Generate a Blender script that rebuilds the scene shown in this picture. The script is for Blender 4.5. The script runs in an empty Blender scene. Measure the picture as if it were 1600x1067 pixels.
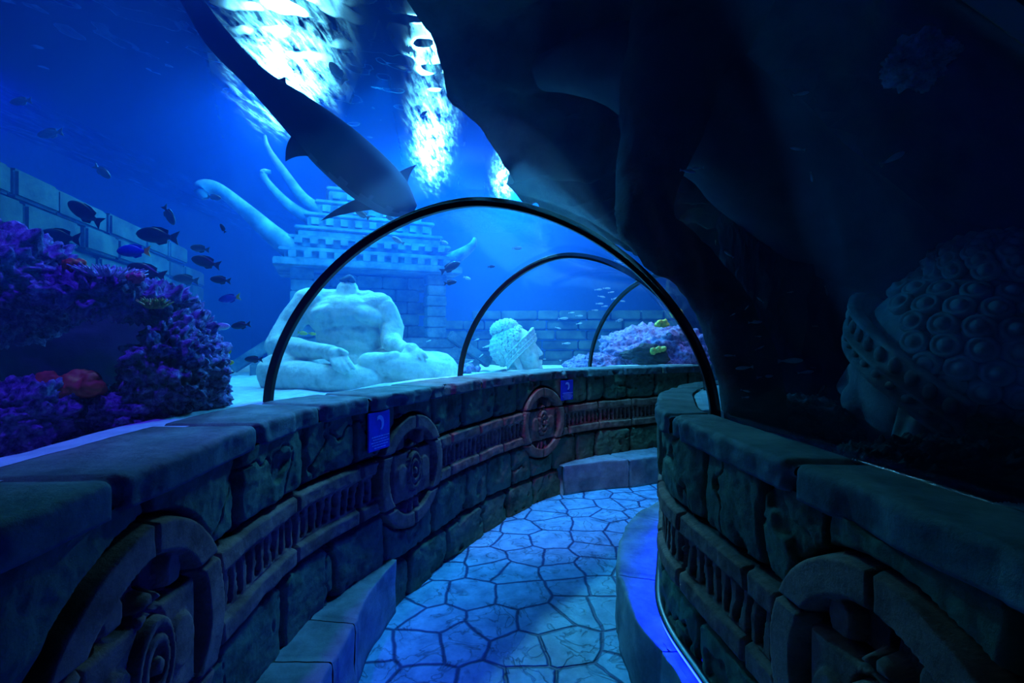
import bpy, bmesh, math, random
import numpy as np
from mathutils import Vector, Matrix, Euler

random.seed(7)
RNG = np.random.default_rng(11)
SC = bpy.context.scene
COL = SC.collection
PI = math.pi
F = 760.0                      # focal length in pixels of the 1600 px wide frame
CAM_Z = 1.6
TOP = 1.294                    # top of the coping


def at(px, py, y):
    """world point seen at pixel (px, py) at depth y in front of the camera"""
    return Vector(((px - 800.0) / F * y, y, CAM_Z - (py - 533.0) / F * y))


# ------------------------------------------------------------------ noise
def _hash(ix, iy, iz, seed):
    h = (ix * 374761393 + iy * 668265263 + iz * 2147483647 + seed * 974634777) & 0xFFFFFFFF
    h = ((h ^ (h >> 13)) * 1274126177) & 0xFFFFFFFF
    h = (h ^ (h >> 16)) * 2246822519 & 0xFFFFFFFF
    h = h ^ (h >> 15)
    return (h & 0xFFFFFF) / float(0xFFFFFF)


def vnoise(p, seed=0):
    p = np.asarray(p, dtype=float)
    i = np.floor(p).astype(np.int64)
    f = p - i
    u = f * f * f * (f * (f * 6 - 15) + 10)
    r = 0
    for dx in (0, 1):
        for dy in (0, 1):
            for dz in (0, 1):
                w = (u[:, 0] if dx else 1 - u[:, 0]) * (u[:, 1] if dy else 1 - u[:, 1]) * (u[:, 2] if dz else 1 - u[:, 2])
                r = r + w * _hash(i[:, 0] + dx, i[:, 1] + dy, i[:, 2] + dz, seed)
    return r * 2 - 1


def fbm(p, octaves=4, seed=0, gain=0.5):
    a, s, r = 1.0, 1.0, 0
    p = np.asarray(p, dtype=float)
    for k in range(octaves):
        r = r + a * vnoise(p * s + k * 17.3, seed + k)
        s *= 2.03
        a *= gain
    return r


def sstep(a, b, x):
    t = np.clip((x - a) / (b - a), 0, 1)
    return t * t * (3 - 2 * t)


# ------------------------------------------------------------------ objects
def tag(o, label=None, cat=None, group=None, kind=None):
    if label: o['label'] = label
    if cat: o['category'] = cat
    if group: o['group'] = group
    if kind: o['kind'] = kind
    return o


def empty(name, loc=(0, 0, 0), rot=(0, 0, 0), scale=1.0):
    o = bpy.data.objects.new(name, None)
    COL.objects.link(o)
    o.location = loc
    o.rotation_euler = rot
    o.scale = (scale,) * 3 if isinstance(scale, (int, float)) else scale
    o.empty_display_size = 0.1
    return o


def link(name, me, mat, parent=None, smooth=True, world=False):
    o = bpy.data.objects.new(name, me)
    COL.objects.link(o)
    if mat is not None:
        me.materials.append(mat)
    if smooth:
        me.polygons.foreach_set('use_smooth', [True] * len(me.polygons))
    if parent is not None:
        o.parent = parent
        if world:                                   # the mesh is in world coordinates
            o.location = -Vector(parent.location)
    return o


def mesh(name, V, Fc, mat, parent=None, smooth=True, world=False):
    me = bpy.data.meshes.new(name)
    V = np.asarray(V, dtype=np.float32)
    if isinstance(Fc, np.ndarray) and Fc.ndim == 2:
        n, k = Fc.shape
        me.vertices.add(len(V)); me.vertices.foreach_set('co', V.ravel())
        me.loops.add(n * k); me.loops.foreach_set('vertex_index', Fc.astype(np.int32).ravel())
        me.polygons.add(n); me.polygons.foreach_set('loop_start', np.arange(0, n * k, k, dtype=np.int32))
        me.update(calc_edges=True)
    else:
        me.from_pydata([tuple(map(float, v)) for v in V], [], [list(map(int, f)) for f in Fc])
    me.validate()
    return link(name, me, mat, parent, smooth, world)


def bm_obj(name, bm, mat, parent=None, smooth=True, world=False):
    me = bpy.data.meshes.new(name)
    bm.to_mesh(me); bm.free()
    return link(name, me, mat, parent, smooth, world)


def grid_faces(nu, nv, wrap_v=False):
    i = np.arange(nu - 1)[:, None]
    j = np.arange(nv if wrap_v else nv - 1)[None, :]
    j2 = (j + 1) % nv
    a = i * nv + j; b = (i + 1) * nv + j; c = (i + 1) * nv + j2; d = i * nv + j2
    return np.stack([a, b, c, d], -1).reshape(-1, 4)


def basis(d):
    d = Vector(d).normalized()
    up = Vector((0, 0, 1)) if abs(d.z) < 0.95 else Vector((1, 0, 0))
    x = d.cross(up).normalized()
    return x, d.cross(x).normalized(), d


def add_ell(bm, c, r, rot=None, seg=20):
    r = (r, r, r) if isinstance(r, (int, float)) else r
    M = Matrix.Translation(c) @ (rot.to_matrix().to_4x4() if rot else Matrix()) @ Matrix.Diagonal((*r, 1))
    bmesh.ops.create_uvsphere(bm, u_segments=seg, v_segments=max(6, seg // 2), radius=1, matrix=M)


def add_cap(bm, a, b, ra, rb, seg=16):
    a, b = Vector(a), Vector(b)
    add_ell(bm, a, ra, seg=seg); add_ell(bm, b, rb, seg=seg)
    d = b - a
    if d.length < 1e-5: return
    q = d.to_track_quat('Z', 'Y')
    bmesh.ops.create_cone(bm, cap_ends=True, segments=seg, radius1=ra, radius2=rb, depth=d.length,
                          matrix=Matrix.Translation((a + b) / 2) @ q.to_matrix().to_4x4())


def add_chain(bm, pts, rs, seg=16):
    for k in range(len(pts) - 1):
        add_cap(bm, pts[k], pts[k + 1], rs[k], rs[k + 1], seg)


def add_box(bm, c, s, rot=None):
    M = Matrix.Translation(c) @ (rot.to_matrix().to_4x4() if rot else Matrix()) @ Matrix.Diagonal((*s, 1))
    return bmesh.ops.create_cube(bm, size=1, matrix=M)['verts']


def fuse(name, bm, voxel, mat, parent=None, smooth_iter=4, rough=None, world=False):
    """one continuous skin over overlapping volumes"""
    me = bpy.data.meshes.new(name + '_base')
    bm.to_mesh(me); bm.free()
    o = bpy.data.objects.new(name + '_base', me)
    COL.objects.link(o)
    m = o.modifiers.new('r', 'REMESH'); m.mode = 'VOXEL'; m.voxel_size = voxel
    if smooth_iter:
        s = o.modifiers.new('s', 'SMOOTH'); s.factor = 0.5; s.iterations = smooth_iter
    dg = bpy.context.evaluated_depsgraph_get(); dg.update()
    me2 = bpy.data.meshes.new_from_object(o.evaluated_get(dg))
    me2.name = name
    bpy.data.objects.remove(o); bpy.data.meshes.remove(me)
    if rough:
        amp, sc, seed = rough
        displace(me2, lambda p: amp * fbm(p * sc, 4, seed))
    return link(name, me2, mat, parent, True, world)


def displace(me, fn):
    n = len(me.vertices)
    co = np.empty(n * 3, np.float32); me.vertices.foreach_get('co', co)
    no = np.empty(n * 3, np.float32); me.vertices.foreach_get('normal', no)
    co = co.reshape(-1, 3); no = no.reshape(-1, 3)
    co = co + no * np.asarray(fn(co.astype(float)))[:, None]
    me.vertices.foreach_set('co', co.astype(np.float32).ravel())
    me.update()


def copy_tree(root):
    r = root.copy(); COL.objects.link(r)
    for ch in list(root.children):
        c = ch.copy(); COL.objects.link(c); c.parent = r
        for g in list(ch.children):
            d = g.copy(); COL.objects.link(d); d.parent = c
    return r


# ------------------------------------------------------------------ materials
def new_mat(name):
    m = bpy.data.materials.new(name)
    m.use_nodes = True
    nt = m.node_tree
    for n in list(nt.nodes): nt.nodes.remove(n)
    out = nt.nodes.new('ShaderNodeOutputMaterial')
    return m, nt, out


def ramp(nt, fac, stops):
    r = nt.nodes.new('ShaderNodeValToRGB')
    while len(r.color_ramp.elements) < len(stops): r.color_ramp.elements.new(0.5)
    for e, (p, c) in zip(r.color_ramp.elements, stops):
        e.position = p; e.color = (*c, 1)
    nt.links.new(fac, r.inputs[0])
    return r.outputs[0]


def noise_node(nt, scale, detail=5, rough=0.6, vec=None):
    n = nt.nodes.new('ShaderNodeTexNoise')
    n.inputs['Scale'].default_value = scale
    n.inputs['Detail'].default_value = detail
    n.inputs['Roughness'].default_value = rough
    if vec is not None: nt.links.new(vec, n.inputs['Vector'])
    return n.outputs['Fac']


def stone(name, dark, light, scale=6.0, bump=0.25, bscale=40.0, rough=0.8, third=None, mortar_recess=False):
    m, nt, out = new_mat(name)
    tc = nt.nodes.new('ShaderNodeTexCoord')
    v = tc.outputs['Object']
    f = noise_node(nt, scale, 6, 0.65, v)
    stops = [(0.36, dark), (0.64, light)]
    if third: stops = [(0.33, dark), (0.5, light), (0.66, third)]
    col = ramp(nt, f, stops)
    b = nt.nodes.new('ShaderNodeBsdfPrincipled')
    if mortar_recess:
        at_ = nt.nodes.new('ShaderNodeAttribute'); at_.attribute_name = 'mortar_recess'
        mx = nt.nodes.new('ShaderNodeMix'); mx.data_type = 'RGBA'
        nt.links.new(at_.outputs['Fac'], mx.inputs[0])
        nt.links.new(col, mx.inputs[6]); mx.inputs[7].default_value = (0.004, 0.004, 0.005, 1)
        col = mx.outputs[2]
    nt.links.new(col, b.inputs['Base Color'])
    b.inputs['Roughness'].default_value = rough
    b.inputs['Specular IOR Level'].default_value = 0.25
    bp = nt.nodes.new('ShaderNodeBump')
    bp.inputs['Strength'].default_value = bump
    bp.inputs['Distance'].default_value = 0.02
    nt.links.new(noise_node(nt, bscale, 8, 0.7, v), bp.inputs['Height'])
    nt.links.new(bp.outputs[0], b.inputs['Normal'])
    nt.links.new(b.outputs[0], out.inputs[0])
    return m


def plain(name, col, rough=0.5, metal=0.0, spec=0.5, emit=None, strength=0):
    m, nt, out = new_mat(name)
    b = nt.nodes.new('ShaderNodeBsdfPrincipled')
    b.inputs['Base Color'].default_value = (*col, 1)
    b.inputs['Roughness'].default_value = rough
    b.inputs['Metallic'].default_value = metal
    b.inputs['Specular IOR Level'].default_value = spec
    if emit:
        b.inputs['Emission Color'].default_value = (*emit, 1)
        b.inputs['Emission Strength'].default_value = strength
    # faint mottling so no surface is a single flat tone
    tc = nt.nodes.new('ShaderNodeTexCoord')
    c = ramp(nt, noise_node(nt, 14, 4, 0.6, tc.outputs['Object']),
             [(0.3, tuple(x * 0.8 for x in col)), (0.7, tuple(min(1, x * 1.15) for x in col))])
    nt.links.new(c, b.inputs['Base Color'])
    nt.links.new(b.outputs[0], out.inputs[0])
    return m


M_WALL = stone('wall_stone', (0.07, 0.065, 0.032), (0.19, 0.18, 0.085), 5, 0.5, 30, mortar_recess=True, third=(0.15, 0.13, 0.08))
M_FRIEZE = stone('terracotta_stone', (0.30, 0.09, 0.05), (0.60, 0.22, 0.13), 9, 0.5, 35, mortar_recess=True)
M_COPING = stone('coping_stone_grey', (0.10, 0.09, 0.075), (0.22, 0.20, 0.165), 6, 0.4, 30)
M_BENCH = stone('bench_stone_grey', (0.18, 0.16, 0.16), (0.36, 0.32, 0.31), 5, 0.35, 26)
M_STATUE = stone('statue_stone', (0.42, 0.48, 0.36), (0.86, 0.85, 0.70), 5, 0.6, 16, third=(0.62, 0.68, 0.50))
M_STATUE_DARK = stone('dark_statue_stone', (0.18, 0.20, 0.18), (0.44, 0.46, 0.40), 5, 0.4, 22)  # darker tone of the statue stone, for the right-hand head
M_TEMPLE = stone('temple_stone', (0.07, 0.12, 0.13), (0.26, 0.33, 0.33), 4, 0.4, 18)
M_RUIN = stone('ruin_stone', (0.028, 0.045, 0.04), (0.11, 0.155, 0.125), 3, 0.5, 16)
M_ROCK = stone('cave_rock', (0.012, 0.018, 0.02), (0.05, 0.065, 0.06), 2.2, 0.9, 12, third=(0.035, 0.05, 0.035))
M_SMOOTH_ROCK = stone('smooth_cave_rock', (0.03, 0.045, 0.055), (0.075, 0.10, 0.115), 1.6, 0.3, 9)
M_CAVE_FACE = stone('cave_face_rock', (0.03, 0.05, 0.055), (0.06, 0.09, 0.10), 4, 0.4, 14)
M_CORAL = stone('coralline_crust', (0.02, 0.01, 0.05), (0.34, 0.19, 0.52), 38, 1.0, 75, third=(0.78, 0.66, 0.92))
M_CORAL_PALE = stone('pale_coralline_crust', (0.16, 0.10, 0.24), (0.62, 0.50, 0.78), 22, 1.0, 50)
M_SAND = stone('sand', (0.48, 0.50, 0.50), (0.74, 0.74, 0.72), 8, 0.3, 60)
M_RIB = plain('black_rubber', (0.012, 0.014, 0.02), 0.35)
M_BLUEWALL = plain('tank_wall_blue', (0.02, 0.10, 0.34), 0.7)
M_BLACK = plain('black_vault_paint', (0.004, 0.004, 0.006), 0.9, spec=0.1)
M_SHARK = plain('shark_skin', (0.008, 0.008, 0.012), 0.7, spec=0.1)
M_SHARK_BELLY = plain('shark_belly', (0.06, 0.05, 0.075), 0.7, spec=0.1)
M_FISH_DARK = plain('dark_fish_scales', (0.02, 0.018, 0.03), 0.4)
M_FISH_FIN = plain('dark_fish_fin', (0.03, 0.025, 0.05), 0.5)
M_FISH_BLUE = plain('blue_fish_scales', (0.02, 0.05, 0.5), 0.4)
M_FISH_YELLOW = plain('yellow_fish_scales', (0.85, 0.75, 0.03), 0.4)
M_FISH_SILVER = plain('silver_fish_scales', (0.75, 0.78, 0.8), 0.3)
M_FISH_GREY = plain('grey_fish_scales', (0.10, 0.13, 0.17), 0.4)
M_ORANGE = plain('orange_soft_coral', (0.75, 0.16, 0.04), 0.7)
M_PINK = plain('pink_soft_coral', (0.7, 0.06, 0.22), 0.7)
M_WHITE_TENT = plain('white_anemone', (0.75, 0.7, 0.85), 0.5)
M_YELLOW = plain('yellow_coral', (0.75, 0.62, 0.05), 0.6)
M_GREEN = plain('green_yellow_coral', (0.45, 0.50, 0.08), 0.6)
M_SIGN = plain('sign_blue', (0.03, 0.05, 0.55), 0.4)
M_SIGN_LIGHT = plain('sign_print', (0.45, 0.5, 0.9), 0.4)
M_HOUSING = plain('lamp_housing', (0.05, 0.05, 0.06), 0.4, 0.6)


def floor_mat():
    m, nt, out = new_mat('stamped_concrete')
    tc = nt.nodes.new('ShaderNodeTexCoord')
    v = tc.outputs['Object']
    # gentle wobble of the joints
    nz = nt.nodes.new('ShaderNodeTexNoise'); nz.inputs['Scale'].default_value = 5; nz.inputs['Detail'].default_value = 3
    nt.links.new(v, nz.inputs['Vector'])
    vm = nt.nodes.new('ShaderNodeVectorMath'); vm.operation = 'MULTIPLY_ADD'
    nt.links.new(nz.outputs['Color'], vm.inputs[0])
    vm.inputs[1].default_value = (0.05, 0.05, 0); 
    nt.links.new(v, vm.inputs[2])
    vo = nt.nodes.new('ShaderNodeTexVoronoi'); vo.voronoi_dimensions = '2D'; vo.feature = 'DISTANCE_TO_EDGE'
    vo.inputs['Scale'].default_value = 3.6; vo.inputs['Randomness'].default_value = 0.72
    nt.links.new(vm.outputs[0], vo.inputs['Vector'])
    joint = nt.nodes.new('ShaderNodeMapRange'); joint.interpolation_type = 'SMOOTHSTEP'
    joint.inputs['From Min'].default_value = 0.010; joint.inputs['From Max'].default_value = 0.055
    nt.links.new(vo.outputs['Distance'], joint.inputs['Value'])
    col = ramp(nt, noise_node(nt, 7, 7, 0.7, v), [(0.30, (0.10, 0.26, 0.40)), (0.68, (0.32, 0.64, 0.80))])
    # slate-like creases pressed into each stone
    cr = nt.nodes.new('ShaderNodeTexNoise'); cr.inputs['Scale'].default_value = 4.5; cr.inputs['Detail'].default_value = 4
    cr.inputs['Distortion'].default_value = 1.2
    nt.links.new(v, cr.inputs['Vector'])
    ms = nt.nodes.new('ShaderNodeMath'); ms.operation = 'SUBTRACT'; ms.inputs[1].default_value = 0.5
    nt.links.new(cr.outputs['Fac'], ms.inputs[0])
    ab = nt.nodes.new('ShaderNodeMath'); ab.operation = 'ABSOLUTE'; nt.links.new(ms.outputs[0], ab.inputs[0])
    crease = nt.nodes.new('ShaderNodeMapRange'); crease.inputs['From Max'].default_value = 0.02
    nt.links.new(ab.outputs[0], crease.inputs['Value'])
    mx = nt.nodes.new('ShaderNodeMix'); mx.data_type = 'RGBA'
    nt.links.new(joint.outputs[0], mx.inputs[0])
    mx.inputs[6].default_value = (0.03, 0.07, 0.18, 1); nt.links.new(col, mx.inputs[7])
    dk = nt.nodes.new('ShaderNodeMapRange'); dk.inputs['From Max'].default_value = 0.03
    dk.inputs['To Min'].default_value = 0.45; nt.links.new(ab.outputs[0], dk.inputs['Value'])
    gate = nt.nodes.new('ShaderNodeMapRange'); gate.inputs['From Min'].default_value = 0.42; gate.inputs['From Max'].default_value = 0.58
    nt.links.new(noise_node(nt, 3.0, 3, 0.6, v), gate.inputs['Value'])
    g2 = nt.nodes.new('ShaderNodeMath'); g2.operation = 'MAXIMUM'
    nt.links.new(dk.outputs[0], g2.inputs[0]); nt.links.new(gate.outputs[0], g2.inputs[1])
    my = nt.nodes.new('ShaderNodeMix'); my.data_type = 'RGBA'; my.blend_type = 'MULTIPLY'; my.inputs[0].default_value = 1.0
    nt.links.new(mx.outputs[2], my.inputs[6]); nt.links.new(g2.outputs[0], my.inputs[7])
    b = nt.nodes.new('ShaderNodeBsdfPrincipled')
    nt.links.new(my.outputs[2], b.inputs['Base Color'])
    b.inputs['Roughness'].default_value = 0.5
    b.inputs['Specular IOR Level'].default_value = 0.3
    h1 = nt.nodes.new('ShaderNodeMath'); h1.operation = 'MULTIPLY_ADD'; h1.inputs[1].default_value = 0.25
    nt.links.new(crease.outputs[0], h1.inputs[0]); nt.links.new(joint.outputs[0], h1.inputs[2])
    h2 = nt.nodes.new('ShaderNodeMath'); h2.operation = 'MULTIPLY_ADD'; h2.inputs[1].default_value = 0.7
    nt.links.new(noise_node(nt, 9, 8, 0.6, v), h2.inputs[0]); nt.links.new(h1.outputs[0], h2.inputs[2])
    bp = nt.nodes.new('ShaderNodeBump'); bp.inputs['Strength'].default_value = 0.8; bp.inputs['Distance'].default_value = 0.008
    nt.links.new(h2.outputs[0], bp.inputs['Height'])
    nt.links.new(bp.outputs[0], b.inputs['Normal'])
    nt.links.new(b.outputs[0], out.inputs[0])
    return m


def acrylic_mat():
    m, nt, out = new_mat('clear_acrylic')
    tr = nt.nodes.new('ShaderNodeBsdfTransparent'); tr.inputs[0].default_value = (0.97, 0.985, 1, 1)
    gl = nt.nodes.new('ShaderNodeBsdfGlossy'); gl.inputs['Roughness'].default_value = 0.06
    gl.inputs[0].default_value = (0.9, 0.95, 1, 1)
    lw = nt.nodes.new('ShaderNodeLayerWeight'); lw.inputs['Blend'].default_value = 0.5
    pw = nt.nodes.new('ShaderNodeMath'); pw.operation = 'POWER'; pw.inputs[1].default_value = 5.0
    nt.links.new(lw.outputs['Facing'], pw.inputs[0])
    ma = nt.nodes.new('ShaderNodeMath'); ma.operation = 'MULTIPLY_ADD'; ma.inputs[1].default_value = 0.22; ma.inputs[2].default_value = 0.012
    nt.links.new(pw.outputs[0], ma.inputs[0])
    mx = nt.nodes.new('ShaderNodeMixShader')
    nt.links.new(ma.outputs[0], mx.inputs[0]); nt.links.new(tr.outputs[0], mx.inputs[1]); nt.links.new(gl.outputs[0], mx.inputs[2])
    nt.links.new(mx.outputs[0], out.inputs[0])
    return m


def surface_mat():
    """ripple glints painted by a noise mask: open streaks let the hall above through, the others bend the view"""
    m, nt, out = new_mat('rippled_water_surface')
    tc = nt.nodes.new('ShaderNodeTexCoord')
    mp = nt.nodes.new('ShaderNodeMapping'); mp.inputs['Scale'].default_value = (1.0, 0.20, 1.0)
    nt.links.new(tc.outputs['Object'], mp.inputs['Vector'])
    f = noise_node(nt, 12.0, 5, 0.62, mp.outputs[0])  # mask that paints the lamp glints as streaks
    mr = nt.nodes.new('ShaderNodeMapRange'); mr.inputs['From Min'].default_value = 0.33; mr.inputs['From Max'].default_value = 0.64
    nt.links.new(f, mr.inputs['Value'])
    pw = nt.nodes.new('ShaderNodeMath'); pw.operation = 'POWER'; pw.inputs[1].default_value = 2.2
    nt.links.new(mr.outputs[0], pw.inputs[0])
    tr = nt.nodes.new('ShaderNodeBsdfTransparent'); tr.inputs[0].default_value = (0.85, 0.95, 1, 1)
    rf = nt.nodes.new('ShaderNodeBsdfRefraction'); rf.inputs['IOR'].default_value = 1.15
    rf.inputs['Roughness'].default_value = 0.0
    mx = nt.nodes.new('ShaderNodeMixShader')
    nt.links.new(pw.outputs[0], mx.inputs[0])
    nt.links.new(rf.outputs[0], mx.inputs[1]); nt.links.new(tr.outputs[0], mx.inputs[2])
    nt.links.new(mx.outputs[0], out.inputs[0])
    return m


WATER_SCATTER = 0.085
WATER_ABSORB = 0.09


def water_mat():
    m, nt, out = new_mat('blue_tank_water')
    s = nt.nodes.new('ShaderNodeVolumeScatter')
    s.inputs['Color'].default_value = (0.03, 0.22, 1.0, 1)
    s.inputs['Density'].default_value = WATER_SCATTER
    s.inputs['Anisotropy'].default_value = 0.35
    a = nt.nodes.new('ShaderNodeVolumeAbsorption')
    a.inputs['Color'].default_value = (0.0, 0.55, 0.93, 1)
    a.inputs['Density'].default_value = WATER_ABSORB
    ad = nt.nodes.new('ShaderNodeAddShader')
    nt.links.new(s.outputs[0], ad.inputs[0]); nt.links.new(a.outputs[0], ad.inputs[1])
    nt.links.new(ad.outputs[0], out.inputs['Volume'])
    return m


def emit_mat(name, col, strength):
    m, nt, out = new_mat(name)
    e = nt.nodes.new('ShaderNodeEmission')
    e.inputs[0].default_value = (*col, 1); e.inputs[1].default_value = strength
    nt.links.new(e.outputs[0], out.inputs[0])
    return m


# ------------------------------------------------------------------ plan curves
class Path:
    def __init__(self, pts, side, smooth=6):
        P = np.array(pts, float)
        # Catmull-Rom, dense
        out = []
        for k in range(len(P) - 1):
            p0 = P[max(k - 1, 0)]; p1 = P[k]; p2 = P[k + 1]; p3 = P[min(k + 2, len(P) - 1)]
            for t in np.linspace(0, 1, 40, endpoint=False):
                out.append(0.5 * (2 * p1 + (p2 - p0) * t + (2 * p0 - 5 * p1 + 4 * p2 - p3) * t * t + (3 * p1 - p0 - 3 * p2 + p3) * t ** 3))
        out.append(P[-1])
        Q = np.array(out)
        self._fit(Q)
        S = np.arange(0, self.length, 0.02)
        Q = np.stack([np.interp(S, self.s, self.Q[:, 0]), np.interp(S, self.s, self.Q[:, 1])], 1)
        for _ in range(smooth * 4):
            Q[1:-1] = 0.25 * Q[:-2] + 0.5 * Q[1:-1] + 0.25 * Q[2:]
        self._fit(Q)
        self.side = side

    def _fit(self, Q):
        self.Q = Q
        d = np.hypot(*(Q[1:] - Q[:-1]).T)
        self.s = np.concatenate([[0], np.cumsum(d)])
        self.length = self.s[-1]

    def pos(self, s):
        return np.stack([np.interp(s, self.s, self.Q[:, 0]), np.interp(s, self.s, self.Q[:, 1])], -1)

    def nrm(self, s):
        """unit normal towards the walkway"""
        t = self.pos(np.asarray(s) + 0.03) - self.pos(np.asarray(s) - 0.03)
        t = t / np.maximum(np.linalg.norm(t, axis=-1, keepdims=True), 1e-9)
        return np.stack([t[..., 1] * self.side, -t[..., 0] * self.side], -1)

    def near(self, x, y):
        return float(self.s[np.argmin((self.Q[:, 0] - x) ** 2 + (self.Q[:, 1] - y) ** 2)])

    def offset(self, d):
        S = self.s[::4]
        return Path(self.pos(S) + self.nrm(S) * d, self.side, 10)


LP = Path([(-.80, -1.4), (-.83, -.3), (-.87, .5), (-.915, 1.113), (-.955, 1.6), (-.965, 2.0), (-.94, 2.3), (-.86, 2.56), (-.70, 2.95),
           (-.44, 3.6), (-.13, 4.25), (.254, 4.85), (.6, 5.2), (1.0, 5.52), (1.84, 5.97), (2.5, 6.2), (3.4, 6.3), (4.4, 6.2), (5.4, 5.9)], 1)
RP = Path([(.80, -1.4), (.79, -.3), (.77, .5), (.755, .9), (.735, 1.22), (.70, 1.7), (.67, 2.03), (.70, 2.28), (.79, 2.56), (.93, 2.95),
           (1.17, 3.37), (1.5, 3.75), (2.0, 4.1), (2.7, 4.35), (3.6, 4.4), (4.5, 4.25), (5.4, 4.0)], -1)
LB = LP.offset(-0.36)          # where the acrylic stands on the left wall
RB = RP.offset(-0.19)


def wall_hash(n, seed):
    return np.random.default_rng(seed).random(n)


# relief of the sculpted wall as a height over (s, z)
Z_A, Z_B, Z_C = 0.26, 0.60, 0.93        # course lines; the frieze runs between Z_B and Z_C
Z_TOP = 1.215
MED_R, MED_Z = 0.365, 0.785


def joints(length, seed, lo, hi, start=0.0):
    r = np.random.default_rng(seed)
    out, s = [], start
    while s < length + 1:
        out.append(s); s += r.uniform(lo, hi)
    return np.array(out)


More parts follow.
